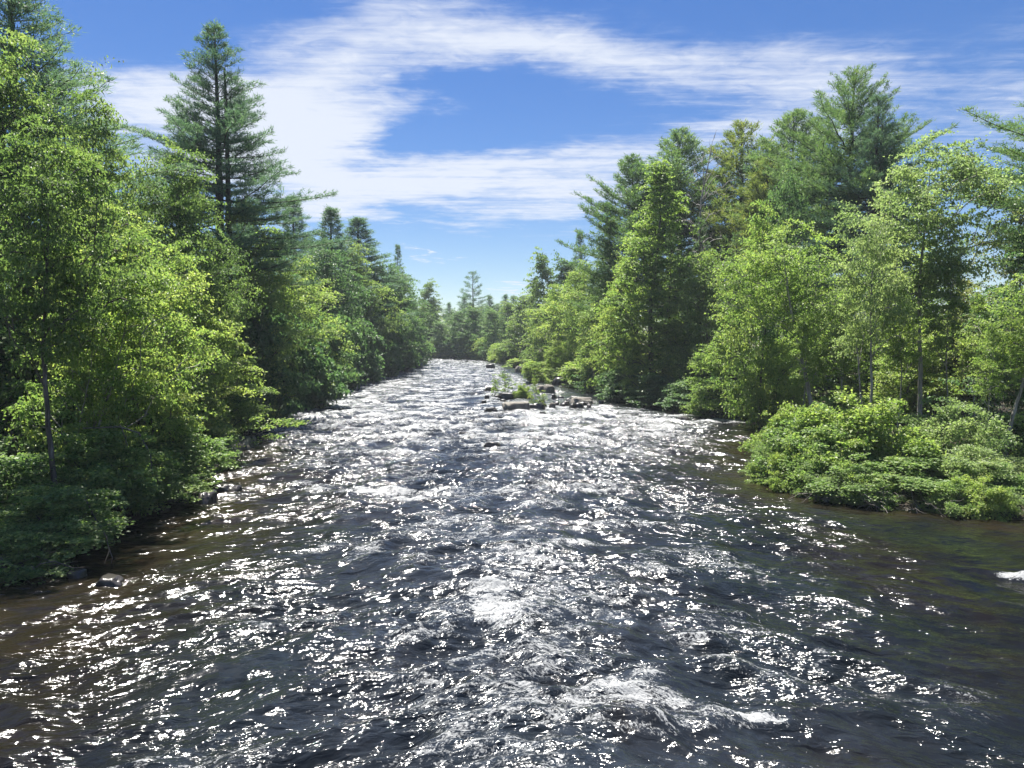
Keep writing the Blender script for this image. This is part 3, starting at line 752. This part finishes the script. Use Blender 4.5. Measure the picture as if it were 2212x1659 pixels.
HEM = conifer(208, 18, 7, 0.12, NEEDLE, whorl=0.7, nb=5, blade=0.2, bw=0.045, per=9, step=0.30, lowangle=-12, topangle=35, gaps=0.3, dens=.8)

T_ = tree
# ------------------------------------------------------------------ left bank
T_(P1, 'pine_tree', 25, -110, 37, 620, 'tall pine cut off by the top left corner, boughs over the maples', 'pine')
T_(P1, 'pine_tree', 462, 52, 54, 420, 'tall twin stemmed white pine standing alone against the cloud above the left bank', 'pine', rot=0.5)
T_(P3, 'pine_tree', 530, 432, 72, 260, 'dark pine with sagging boughs just right of and below the lone white pine', 'pine')
T_(P3, 'pine_tree', 635, 424, 95, 170, 'pine top poking out right of the sagging boughs on the left bank', 'pine')
T_(P3, 'pine_tree', 712, 448, 106, 190, 'narrow dark pine, middle one of the three small pine tops on the left', 'pine')
T_(P3, 'pine_tree', 778, 470, 118, 230, 'broad bluish pine, last big pine top before the left skyline drops', 'pine')
T_(SPR, 'spruce_tree', 860, 528, 150, 62, 'small pointed spruce tip above the dark end of the left bank', 'spruce')
T_(G1, 'maple_tree', 0, 100, 32, 400, 'big maple filling the upper left edge under the corner pine', 'tree')
T_(G2, 'maple_tree', 205, 225, 32, 320, 'tall maple between the corner pine and the lone white pine', 'tree')
T_(G1, 'maple_tree', 380, 330, 40, 280, 'maple whose crown hides the foot of the lone white pine', 'tree')
T_(GT, 'maple_tree', 92, 250, 22.2, 340, 'tall straight trunked maple rising from the near left bushes', 'tree')
T_(GY, 'maple_tree', 290, 455, 30, 360, 'yellow green maple with layered sprays in the middle of the left bank', 'tree')
T_(GY, 'maple_tree', 120, 430, 36, 300, 'yellow green maple behind the tall straight trunk at left', 'tree')
T_(GU, 'maple_tree', 400, 590, 36, 270, 'bright maple with flat sprays reaching out over the river', 'tree')
T_(GL, 'leaning_maple', 150, 560, 25, 330, 'multi stemmed maple leaning right beside the tall straight trunk', 'tree', rot=0.1)
T_(GM1, 'maple_tree', 515, 465, 53, 260, 'full green maple below the sagging pine boughs', 'tree')
T_(GM3, 'maple_tree', 590, 500, 68, 230, 'green maple under the first small pine top', 'tree')
T_(GMY, 'maple_tree', 655, 560, 80, 200, 'maple with yellowish patches halfway along the left bank', 'tree')
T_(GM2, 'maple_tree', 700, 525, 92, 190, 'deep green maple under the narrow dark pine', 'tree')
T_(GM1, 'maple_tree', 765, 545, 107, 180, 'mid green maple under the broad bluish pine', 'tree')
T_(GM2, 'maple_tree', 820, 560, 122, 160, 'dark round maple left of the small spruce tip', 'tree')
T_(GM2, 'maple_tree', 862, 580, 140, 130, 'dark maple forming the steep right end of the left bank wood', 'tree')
T_(GF1, 'maple_tree', 925, 612, 205, 75, 'thin airy tree with sky showing through beyond the end of the left bank', 'tree')
for i, (u, v, d, w, p, lab) in enumerate([
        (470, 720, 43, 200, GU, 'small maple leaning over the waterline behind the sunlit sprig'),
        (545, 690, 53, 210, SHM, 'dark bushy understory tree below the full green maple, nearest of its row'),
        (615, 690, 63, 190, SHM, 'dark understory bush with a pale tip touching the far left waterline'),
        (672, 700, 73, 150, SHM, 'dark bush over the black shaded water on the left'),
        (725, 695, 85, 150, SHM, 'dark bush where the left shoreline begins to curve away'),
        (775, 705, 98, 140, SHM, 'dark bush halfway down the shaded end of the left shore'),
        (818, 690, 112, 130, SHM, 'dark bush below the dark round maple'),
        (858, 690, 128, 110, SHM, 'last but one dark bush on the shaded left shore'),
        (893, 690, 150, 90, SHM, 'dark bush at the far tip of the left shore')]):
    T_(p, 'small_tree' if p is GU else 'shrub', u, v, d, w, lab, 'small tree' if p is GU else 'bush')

def bush(p, u, vtop, d, w, lab, name='shrub', cat='bush'): return T_(p, name, u, vtop, d, w, lab, cat)
bush(SH3, 20, 985, 22.0, 330, 'leafy bush at the left edge of the picture, below the layered sprays')
bush(SH3, 215, 930, 24.5, 330, 'dark leafy bush around the foot of the leaning maple')
bush(SH3, 330, 900, 30, 280, 'dense shaded bush sloping down to the left waterline')
bush(SH1, 395, 870, 36, 220, 'shaded bush just behind the flat rock at the left shore')
bush(SH3, 120, 1055, 20.8, 330, 'low dark bush hanging over black water at lower left')
bush(SH3, 300, 1010, 26, 230, 'rounded dark bush overhanging the shore near the dead hanging twig')
bush(SH3, 20, 1150, 18.8, 300, 'lowest bush in the lower left corner with pale twigs')
bush(SH1, 60, 830, 28, 300, 'pale sunlit understory shrub behind the tall straight trunk')
bush(SH1, 430, 800, 43, 180, 'green shrub behind the sprig that hangs over the river')

# ------------------------------------------------------------------ far end of the river
for (p, nm, u, v, d, w, lab, c) in [
        (PT, 'pine_tree', 1022, 586, 212, 66, 'tall lone sparse pine standing above the far end of the river', 'pine'),
        (PF, 'pine_tree', 970, 655, 222, 48, 'small dark pine top left of the tall lone far pine', 'pine'),
        (GF1, 'maple_tree', 940, 690, 206, 80, 'green tree at the far left corner of the river bend', 'tree'),
        (GF2, 'maple_tree', 985, 672, 216, 74, 'dark green tree directly left below the tall lone far pine', 'tree'),
        (GF1, 'maple_tree', 1022, 662, 214, 76, 'tree right at the foot of the tall lone far pine', 'tree'),
        (PF, 'pine_tree', 1058, 640, 216, 58, 'bluish pine just right of the tall lone far pine', 'pine'),
        (GF2, 'maple_tree', 1062, 668, 204, 70, 'dark tree in the far wall of trees right of the yellow bushes', 'tree'),
        (PF, 'pine_tree', 1092, 638, 208, 58, 'second bluish pine right of the tall lone far pine', 'pine'),
        (GF1, 'maple_tree', 1098, 655, 192, 80, 'round tree where the far wall of trees meets the right bank', 'tree'),
        (SHB, 'shrub', 1005, 757, 196, 62, 'yellow green bush on the far bank where the river disappears', 'bush'),
        (SHB, 'shrub', 1032, 760, 198, 44, 'smaller yellow green bush right beside the far bank bush', 'bush'),
        (SHM, 'shrub', 955, 745, 200, 60, 'dark bush at the left of the far yellow green bushes', 'bush'),
        (SHM, 'shrub', 1075, 735, 190, 70, 'dark bush at the right of the far yellow green bushes', 'bush')]:
    T_(p, nm, u, v, d, w, lab, c)

# ------------------------------------------------------------------ right bank
for (p, nm, u, v, d, w, lab, c) in [
        (GF1, 'maple_tree', 1172, 552, 138, 100, 'light green tree with bare twigs at the low left end of the right bank skyline', 'tree'),
        (GF1, 'maple_tree', 1130, 640, 160, 90, 'low tree sloping down to the far end of the right bank', 'tree'),
        (PF, 'pine_tree', 1252, 503, 142, 78, 'small dark pine tip on the right skyline above the yellow green maples', 'pine'),
        (GF2, 'maple_tree', 1225, 560, 140, 110, 'dark tree below the small dark pine tip', 'tree'),
        (GMY, 'maple_tree', 1205, 620, 118, 150, 'yellow green maple, farthest of the sunlit ones on the right bank', 'tree'),
        (GMY, 'maple_tree', 1262, 570, 102, 150, 'large sunlit yellow green maple in the middle of the right bank', 'tree'),
        (GM1, 'maple_tree', 1320, 490, 92, 150, 'green maple left of the tall narrow bright maple', 'tree'),
        (GMY, 'maple_tree', 1300, 640, 84, 130, 'lower yellow green maple above the rocky islet', 'tree'),
        (GSP, 'maple_tree', 1415, 338, 70, 195, 'tall narrow bright green maple rising like a flame on the right bank', 'tree'),
        (GM3, 'maple_tree', 1350, 560, 74, 140, 'bright green maple against the left side of the tall narrow one', 'tree'),
        (P5, 'pine_tree', 1372, 343, 88, 250, 'dark pine with tiered boughs sticking out left behind the tall narrow maple', 'pine'),
        (P5, 'pine_tree', 1470, 288, 88, 270, 'pine with upswept boughs just left of the bare dead tree', 'pine'),
        (P4, 'pine_tree', 1600, 266, 86, 280, 'olive tinted pine just right of the bare dead tree', 'pine'),
        (P5, 'pine_tree', 1712, 248, 80, 290, 'dark blue green pine left of the two biggest pines', 'pine'),
        (P4, 'pine_tree', 1660, 345, 78, 230, 'shorter olive pine between the olive tinted pine and the big pines', 'pine'),
        (P2, 'pine_tree', 1840, 150, 68, 310, 'highest pine on the right with long windswept flat boughs', 'pine'),
        (P1, 'pine_tree', 1895, 205, 63, 265, 'huge full pine standing in front of the highest pine', 'pine'),
        (P2, 'pine_tree', 2395, 120, 41, 520, 'pine beyond the right edge with only branch tips showing', 'pine'),
        (GM2, 'maple_tree', 1705, 366, 60, 160, 'dark leafy maple below the big pines on the right', 'tree'),
        (GO, 'maple_tree', 2215, 425, 44, 250, 'olive brown tinged tree at the right edge below the branch tips', 'tree'),
        (GW, 'maple_tree', 2005, 302, 38, 275, 'tall windblown pale maple with feathery crown at right', 'tree'),
        (GMY, 'maple_tree', 1650, 448, 50, 205, 'bright yellow topped maple in front of the olive pine', 'tree'),
        (GM1, 'maple_tree', 1530, 560, 66, 190, 'green maple in the shaded row right of the tall narrow maple', 'tree'),
        (HEM, 'hemlock_tree', 1450, 500, 74, 140, 'dark hemlock shading the bank right of the tall narrow maple', 'hemlock'),
        (HEM, 'hemlock_tree', 1515, 470, 71, 140, 'second dark hemlock with bare lower trunk in the deep shade', 'hemlock'),
        (HEM, 'hemlock_tree', 1590, 500, 68, 130, 'dark hemlock behind the bright yellow topped maple', 'hemlock'),
        (GP, 'maple_tree', 1885, 470, 34.5, 210, 'slender pale leaved maple with twin grey trunks behind the big shrubs', 'tree'),
        (GU, 'small_tree', 1815, 620, 52, 230, 'small bright tree filling the gap left of the twin grey trunks', 'small tree'),
        (GU, 'small_tree', 2085, 650, 46, 230, 'small bright tree right of the windblown maple trunk', 'small tree'),
        (GA, 'maple_tree', 2185, 585, 31, 240, 'bright yellow green maple at the right edge above the shore', 'tree'),
        (GU, 'small_tree', 1560, 715, 57, 150, 'small sunlit tree at the end of the dark right shore', 'small tree'),
        (GU, 'small_tree', 1960, 690, 46, 190, 'small tree between the twin grey trunks and the windblown maple', 'small tree'),
        (GU, 'small_tree', 1690, 730, 52, 150, 'small bright tree left of the leaning grey trunk', 'small tree')]:
    T_(p, nm, u, v, d, w, lab, c)
T_(DEAD, 'dead_tree', 1536, 270, 76, 105, 'bare dead tree with upswept grey twigs between two pines', 'tree')
T_(GA, 'leaning_maple', 1768, 480, 41, 280, 'maple on a long grey trunk leaning left over the near right shrubs', 'tree', rot=0.0)

for (p, u, v, d, w, lab) in [
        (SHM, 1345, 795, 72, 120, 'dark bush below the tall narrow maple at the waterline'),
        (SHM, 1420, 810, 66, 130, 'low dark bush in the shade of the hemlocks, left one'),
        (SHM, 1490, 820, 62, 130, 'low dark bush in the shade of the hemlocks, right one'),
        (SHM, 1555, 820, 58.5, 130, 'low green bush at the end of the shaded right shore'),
        (SHB, 1620, 815, 56, 120, 'low bright bush beside the near shrubs where the right shore vanishes'),
        (SHB, 1210, 790, 100, 90, 'yellow green bush behind the rocky islet'),
        (SHB, 1265, 780, 88, 120, 'bright bush on the shore right behind the rocky islet'),
        (SHB, 1165, 780, 122, 70, 'yellow green bush at the left tip of the right shore'),
        (SHB, 1125, 775, 142, 60, 'far small bush on the right shore near the river end'),
        (SHM, 1300, 770, 82, 100, 'dark bush behind the pale boulders of the islet'),
        (SH2, 1705, 890, 34, 170, 'bright green shrub bulging farthest left over the river'),
        (SH1, 1765, 920, 30, 220, 'bright shrub above the undercut left part of the near right bank'),
        (SH2, 1870, 872, 30, 270, 'largest bright shrub in the middle of the near right bank'),
        (SH1, 1960, 985, 28.0, 250, 'shrub hanging over the black hollow in the bank'),
        (SH4, 2050, 880, 30, 200, 'rounded yellow green shrub with a tall dome on the near right bank'),
        (SH4, 2110, 970, 27.5, 190, 'yellowish shrub above the grey root tangle'),
        (SH1, 1840, 1000, 27.8, 200, 'low shrub with leaves trailing to the water'),
        (SH4, 2195, 990, 28.2, 220, 'leafy shrub at the right edge over the shallow water'),
        (SH1, 2140, 1030, 26.6, 150, 'small shrub trailing over the shallow water right of the root tangle'),
        (SH2, 2215, 1050, 26.9, 130, 'lowest leafy shrub on the shore at the right edge'),
        (SH3, 2190, 900, 32, 220, 'dark shrub behind the leafy shrub at the right edge'),
        (SH3, 1810, 860, 37, 220, 'mid green shrub around the foot of the leaning grey trunk')]:
    T_(p, 'shrub', u, v, d, w, lab, 'bush')

# ------------------------------------------------------------------ wood behind the front rows
r = np.random.default_rng(5)
for i in range(26):
    d = 24 + i * 5.6 + r.uniform(-2, 2)
    x = float(bank_l(d)) - r.uniform(8, 15)
    plant([GM1, GM2, HEM][i % 3], ['maple_tree', 'maple_tree', 'hemlock_tree'][i % 3], x, d, r.uniform(9, 13), r.uniform(8, 11), 'shaded forest tree half hidden behind the front row of the left bank', 'tree', 'back row of the left bank wood')
for i in range(18):
    d = 40 + i * 6.4 + r.uniform(-2, 2)
    x = float(bank_r(d)) + r.uniform(9, 22)
    plant([GM2, HEM, GM1][i % 3], ['maple_tree', 'hemlock_tree', 'maple_tree'][i % 3], x, d, r.uniform(9, 14), r.uniform(7, 10), 'shaded forest tree half hidden behind the front row of the right bank', 'tree', 'back row of the right bank wood')
for i in range(16):
    x = -60 + i * 5.5 + r.uniform(-2, 2)
    plant([GF1, GF2, PF][i % 3], ['maple_tree', 'maple_tree', 'pine_tree'][i % 3], x, 232 + r.uniform(-6, 12), r.uniform(13, 17), r.uniform(9, 11), 'distant forest tree in the wall of green behind the river bend', 'tree', 'distant trees behind the river bend')

for i in range(14):
    x = -22 + i * 1.6 + r.uniform(-.5, .5)
    plant([SHB, SHB, GF2][i % 3], ['shrub', 'shrub', 'maple_tree'][i % 3], x, float(np.interp(-x, -RB[13:, 1], RB[13:, 0])) + r.uniform(1.5, 3), [4, 4, 11][i % 3] * r.uniform(.8, 1.3), [6, 6, 8][i % 3], 'distant green growth lining the bank behind the river bend', 'bush', 'growth along the far bank')
# low leafy growth on the forest floor
n = 60000
yy = 15 + 150 * r.random(n) ** 1.6
side = r.random(n) < 0.5
s = 0.2 + 16 * r.random(n) ** 1.4
xx = np.where(side, bank_l(yy) - s, bank_r(yy) + s)
den = fbm(xx * 0.25, yy * 0.25, 90, 3)
k = den > -0.25 + 0.4 * r.random(n)
xx, yy, den = xx[k], yy[k], den[k]; n = len(xx)
hz = np.clip(den + 0.5, 0.1, 1.5) * 0.6 * r.random(n)
sc = 0.10 + 0.0022 * yy
Pg = np.stack([xx, yy, ground_z(xx, yy) + hz], 1)
tag(link('undergrowth', leaf_mesh('undergrowth', Pg, r.normal(size=(n, 3)) * [1, 1, .4], np.array([[0, 0, 1.0]]) + r.normal(size=(n, 3)) * .45, sc * r.uniform(.7, 1.5, n), sc * r.uniform(.6, 1.1, n), r.random(n), SHRUB)),
    'ferns and seedlings covering the forest floor', 'undergrowth', kind='stuff')

# ------------------------------------------------------------------ boulders
import bmesh
from mathutils import noise as mnoise
ROCK = noise_mat('granite', [(0.3, (0.06, 0.055, 0.048)), (0.5, (0.14, 0.13, 0.112)), (0.62, (0.20, 0.19, 0.165)), (0.75, (0.10, 0.098, 0.062))], 2.2, 0.85, 0.6, 0.05)
ROCK_W = noise_mat('wet_stone', [(0.3, (0.012, 0.011, 0.010)), (0.55, (0.035, 0.031, 0.027)), (0.75, (0.08, 0.072, 0.06))], 2.5, 0.28, 0.6, 0.05, spec=0.5)
def boulder(u, v, wpx, h, depth, lab, mat, boxy=0.75, seed=1, rot=0.0, sub=4):
    """stone whose waterline shows at (u, v); wpx wide in the view, h metres high above the water"""
    x, y = on_water(u, v)
    w = wpx / FPX * y; h = h * 1.1 + 0.14 + 0.0024 * y
    bm = bmesh.new(); bmesh.ops.create_icosphere(bm, subdivisions=sub, radius=1)
    off = Vector((seed * 3.7, seed * 1.3, seed * 2.1))
    for vt in bm.verts:
        p = vt.co.copy()
        q = Vector([math.copysign(abs(c) ** boxy, c) for c in p])
        n = mnoise.fractal(p * 1.1 + off, 1.0, 2.0, 5) * 0.22 + mnoise.fractal(p * 4 + off, 1.0, 2.0, 3) * 0.05
        q *= 1 + n
        q.z = min(q.z, 0.92 + 0.05 * mnoise.noise(p * 2 + off) + 0.10 * p.x * ((seed % 3) - 1))
        vt.co = Vector((q.x * w * 0.5, q.y * depth * 0.5, q.z * h))
    me = bpy.data.meshes.new('boulder'); bm.to_mesh(me); bm.free()
    me.polygons.foreach_set('use_smooth', [True] * len(me.polygons)); me.materials.append(mat)
    o = link('boulder', me, None, (x, y, float(water_z(y)) - 0.12)); o.rotation_euler = (0, 0, rot)
    tag(o, lab, 'rock')
    return o
for a in [
        (1114, 888, 54, 0.62, 1.9, 'largest block shaped grey boulder with a pale flat top in mid river', ROCK, 0.42, 1, 0.1),
        (1060, 896, 32, 0.45, 0.8, 'dark low rock left of and below the large block boulder', ROCK_W, 0.7, 2),
        (1062, 972, 36, 0.36, 0.6, 'lone black rock in white water, nearest one in the middle of the river', ROCK_W, 0.65, 3),
        (1062, 848, 30, 0.5, 1.2, 'dark rock on the left of the islet beside the left sapling', ROCK_W, 0.75, 4),
        (1098, 861, 40, 0.45, 1.4, 'wide dark stone under the left sapling of the islet', ROCK_W, 0.7, 5),
        (1052, 864, 12, 0.3, 0.5, 'small dark stone above the low rock left of the block boulder', ROCK_W, 0.8, 6),
        (1045, 874, 12, 0.25, 0.5, 'tiny black stone breaking the white water left of the block boulder', ROCK_W, 0.8, 7),
        (1168, 851, 24, 0.75, 1.3, 'left one of the two pale rounded boulders on the islet', ROCK, 0.75, 8),
        (1187, 852, 27, 0.85, 1.5, 'right one of the two pale rounded boulders on the islet', ROCK, 0.8, 9),
        (1258, 874, 50, 0.5, 1.6, 'long flat pale rock at the right of the islet', ROCK, 0.6, 10, -0.15),
        (1160, 886, 38, 0.42, 1.2, 'dark reddish low rock holding the slender middle sapling', ROCK_W, 0.8, 11),
        (1193, 884, 16, 0.4, 0.8, 'small stone right of the slender middle sapling', ROCK, 0.7, 12),
        (1197, 864, 12, 0.4, 0.6, 'small dark stone below the pale rounded boulders', ROCK_W, 0.8, 13),
        (1225, 878, 12, 0.35, 0.6, 'pointed dark stone left below the long flat pale rock', ROCK_W, 0.9, 14),
        (1173, 899, 18, 0.22, 0.5, 'flat wet stone awash right below the block boulder', ROCK_W, 0.7, 15),
        (1092, 886, 10, 0.5, 0.6, 'white splashed stone against the left side of the block boulder', ROCK, 0.8, 16),
        (1148, 941, 16, 0.22, 0.5, 'small rock awash between the block boulder and the lone black rock', ROCK_W, 0.8, 17),
        (1001, 945, 24, 0.28, 0.7, 'low black rock in the foam left of midstream', ROCK_W, 0.75, 18),
        (1210, 832, 36, 0.8, 2.0, 'dark shore rock in shade behind the pale boulders', ROCK_W, 0.7, 19),
        (1165, 826, 22, 0.9, 2.0, 'grey shore rock under the bushes behind the islet', ROCK, 0.8, 20),
        (1120, 805, 16, 0.8, 1.8, 'grey rock at the far tip of the right shore', ROCK, 0.8, 21),
        (1060, 797, 20, 0.6, 1.6, 'far dark rock near the end of the visible river', ROCK_W, 0.7, 22),
        (507, 972, 96, 0.55, 2.4, 'flat grey rock shelf at the left shore below the sunlit sprig', ROCK, 0.6, 23, 0.1),
        (450, 955, 60, 0.75, 1.8, 'dark rock behind the flat rock shelf at the left shore', ROCK_W, 0.7, 24),
        (490, 1066, 60, 0.32, 0.9, 'wet rock at the left shore beside the small white cascade', ROCK_W, 0.75, 25),
        (440, 1085, 50, 0.35, 1.2, 'black rock tucked under the left bank bushes', ROCK_W, 0.75, 26),
        (240, 1268, 62, 0.22, 0.6, 'wet brown rock just breaking the surface at lower left', ROCK_W, 0.7, 27),
        (166, 1250, 34, 0.18, 0.45, 'smaller wet rock left of the brown rock at lower left', ROCK_W, 0.7, 28),
        (1790, 1085, 44, 0.35, 0.8, 'grey rock at the undercut left corner of the near right bank', ROCK, 0.75, 29),
        (1650, 965, 30, 0.4, 1.0, 'dark rock at the waterline left of the bright shrubs', ROCK_W, 0.75, 30),
        (1478, 912, 26, 0.3, 0.9, 'dark rock in the riffle under the shaded right shore', ROCK_W, 0.75, 31),
        (905, 797, 20, 0.8, 1.8, 'dark rock at the tip of the left shore in the distance', ROCK_W, 0.75, 32),
        (885, 806, 24, 0.6, 1.8, 'dark shore rock left of the one at the tip of the left shore', ROCK_W, 0.75, 33)]:
    boulder(*a)

q = np.random.default_rng(17)
for i in range(22):
    t = q.random()
    o = boulder(1075 + 235 * t + q.uniform(-12, 12), 858 + 22 * q.random() + 8 * t, q.uniform(9, 24), q.uniform(.15, .42), q.uniform(.4, 1.1), 'small dark stone among many on the bar joining the islet to the right shore', ROCK_W, q.uniform(.65, .9), 40 + i, q.random() * 3, 3)
    o['group'] = 'small stones of the islet bar'
# ------------------------------------------------------------------ saplings on the islet
def sapling(u, vbase, vtop, wpx, lab, p=SAP):
    x, y = on_water(u, vbase)
    zb = float(water_z(y)) + 0.15
    H = at(u, vtop, y)[2] - zb
    plant(p, 'sapling', x, y, H, wpx / FPX * y, lab, 'sapling', None, None, zb, 0.1)
sapling(1070, 856, 808, 26, 'thin yellowish sapling at the left end of the rocky islet')
sapling(1092, 857, 790, 44, 'taller dark stemmed sapling on the left part of the islet')
sapling(1155, 884, 795, 30, 'slender sapling standing on the low reddish rock in midstream')
sapling(1172, 882, 842, 26, 'tiny sapling right beside the slender one in midstream')
sapling(1128, 862, 832, 40, 'low tuft of leaves between the block boulder and the left saplings', SH2)
sapling(1150, 828, 780, 50, 'bushy young tree on the islet behind the pale boulders', SHB)
sapling(1200, 824, 735, 66, 'slim leaning young tree on the shore behind the pale boulders', GU)

# ------------------------------------------------------------------ sprig reaching over the water, dead wood and roots
def branch_line(px, d0, d1):
    n = len(px)
    return [at(u, v, d0 + (d1 - d0) * i / (n - 1)) for i, (u, v) in enumerate(px)]
r = np.random.default_rng(31)
e = bpy.data.objects.new('overhanging_branch', None); col.objects.link(e)
pts = np.array(branch_line([(410, 965), (470, 962), (530, 950), (575, 930), (625, 912)], 42, 40))
e.location = pts[0]; pts = pts - pts[0]
T = Tubes(); T.add(pts, [0.06, 0.05, 0.035, 0.022, 0.01], 6)
cl = []
for f, dx, dz in [(1.3, -0.5, .35), (2.0, 0.2, .7), (2.4, -.3, -.35), (2.8, 0.3, .3), (3.2, .2, -.45), (3.5, .7, .25), (3.9, .3, .0), (4.0, -.5, .1), (3.0, -.8, .65), (1.8, -.6, .6), (3.7, 1.0, .1)]:
    q = np.array([np.interp(f, range(5), pts[:, k]) for k in range(3)])
    c = q + [dx * 0.8, r.uniform(-.4, .4), dz]
    T.add([q, (q + c) / 2 + [0, 0, .05], c], [0.018, 0.012, 0.006], 4); cl.append(c)
cl = np.array(cl); ci = np.repeat(np.arange(len(cl)), 75); n = len(ci)
P = cl[ci] + r.normal(size=(n, 3)) * [0.30, 0.30, 0.07]
o1 = link('branch', T.mesh('branch', BARK), e)
o2 = link('leaves', leaf_mesh('leaves', P, r.normal(size=(n, 3)) * [1, 1, .3], np.array([[0, 0, 1.0]]) + r.normal(size=(n, 3)) * .35, r.uniform(.12, .22, n), r.uniform(.09, .15, n), r.random(n), MAPLE_Y), e)
tag(e, 'sunlit yellow green sprig reaching out over the river from the left bank', 'branch')

T = Tubes()
T.add(branch_line([(168, 1060), (188, 1085), (208, 1125), (230, 1160), (236, 1190), (222, 1226)], 21.0, 19.8), [.022, .022, .02, .018, .015, .008], 5)
T.add(branch_line([(234, 1180), (243, 1205), (238, 1228)], 19.9, 19.8), [.014, .012, .006], 4)
T.add(branch_line([(208, 1125), (190, 1150)], 20.5, 20.4), [.012, .005], 4)
tag(link('dead_branch', T.mesh('dead_branch', WOOD)), 'bare grey branch hanging in a curve over the water at lower left', 'branch')
T = Tubes()
T.add(branch_line([(180, 925), (260, 922), (300, 935), (325, 980), (330, 1040)], 24.2, 24.0), [.03, .028, .025, .02, .01], 5)
T.add(branch_line([(262, 922), (275, 960), (280, 1000)], 24.2, 24.0), [.02, .015, .008], 4)
tag(link('dead_branch', T.mesh('dead_branch', WOOD)), 'pale dead branch bent like a hook beside the leaning maple stems', 'branch')

def tangle(u0, u1, v0, v1, d, n, lab, seed, nm='root_tangle', cat='roots', ln=1.0):
    q = np.random.default_rng(seed); T = Tubes()
    for _ in range(n):
        a = np.array(at(q.uniform(u0, u1), v0 + (v1 - v0) * q.random(), d + q.uniform(-.5, .5)))
        dr = unit(q.normal(size=3) * [1, .7, .5] + [0.25, -.5, -.35])
        L = q.uniform(.4, 1.3) * ln
        pts = [a]
        for s_ in range(4):
            dr = unit(dr + q.normal(size=3) * .38); pts.append(pts[-1] + dr * L / 4)
        w = q.uniform(.006, .02)
        T.add(pts, w * np.array([1, .9, .75, .55, .3]), 4)
    tag(link(nm, T.mesh(nm, WOOD)), lab, cat)
tangle(1860, 1935, 1062, 1100, 26.2, 40, 'bare roots hanging from the black undercut right bank', 61)
tangle(1960, 2110, 1080, 1120, 25.4, 60, 'pale grey root tangle trailing into the water off the near right bank', 62)
tangle(2140, 2230, 1070, 1098, 26.3, 50, 'dry twigs lying along the shore at the right edge', 63, 'twig_pile', 'twigs')
tangle(0, 90, 1195, 1240, 18.6, 40, 'pale bare twigs at the lower left corner of the bank', 64, 'twig_pile', 'twigs')
tangle(1745, 1850, 1050, 1085, 27.4, 40, 'thin roots and dead twigs along the left corner of the near right bank', 65)

for (u, v, dd, w, lab) in [
        (1822, 640, 37, 100, 'slim young tree with bare pale stem just right of the leaning grey trunk'),
        (1945, 600, 35, 105, 'slim young tree with bare pale stem next to the twin grey trunks'),
        (2062, 560, 36, 110, 'slim straight tree with pale stem just right of the windblown maple'),
        (2120, 640, 33, 100, 'slim young tree with pale stem above the yellowish shrub'),
        (2150, 700, 30, 90, 'short slim tree with pale stem near the right edge of the shore'),
        (1735, 690, 38, 90, 'slim young tree left of the leaning grey trunk, above the near shrubs')]:
    T_(GK, 'young_maple', u, v, dd, w, lab, 'tree')
for (u, v, dd, w, lab) in [
        (175, 600, 25.5, 100, 'slim young tree between the tall straight trunk and the leaning maple stems'),
        (300, 640, 30, 110, 'slim young tree behind the hook shaped dead branch')]:
    T_(GK, 'young_maple', u, v, dd, w, lab, 'tree')

q = np.random.default_rng(23)
for i in range(22):
    dd = 26.6 + 6.5 * (i + q.random() * .6) / 22
    plant([SH1, SH2, SH4][i % 3], 'shrub', float(bank_r(dd)) + q.uniform(-.5, .5), dd, q.uniform(.9, 1.7), q.uniform(1.6, 2.6), 'low leafy plant trailing over the waterline at the foot of the near right shrubs', 'bush', 'plants along the near right waterline', None, 0.05, 0.15)
for i in range(8):
    plant([SH1, SH2, SH4][i % 3], 'shrub', 15.2 + i * .8, 25.5 + q.uniform(-.2, .9), q.uniform(.8, 1.4), q.uniform(1.6, 2.4), 'low leafy plant trailing over the waterline at the foot of the near right shrubs', 'bush', 'plants along the near right waterline', None, 0.05, 0.15)
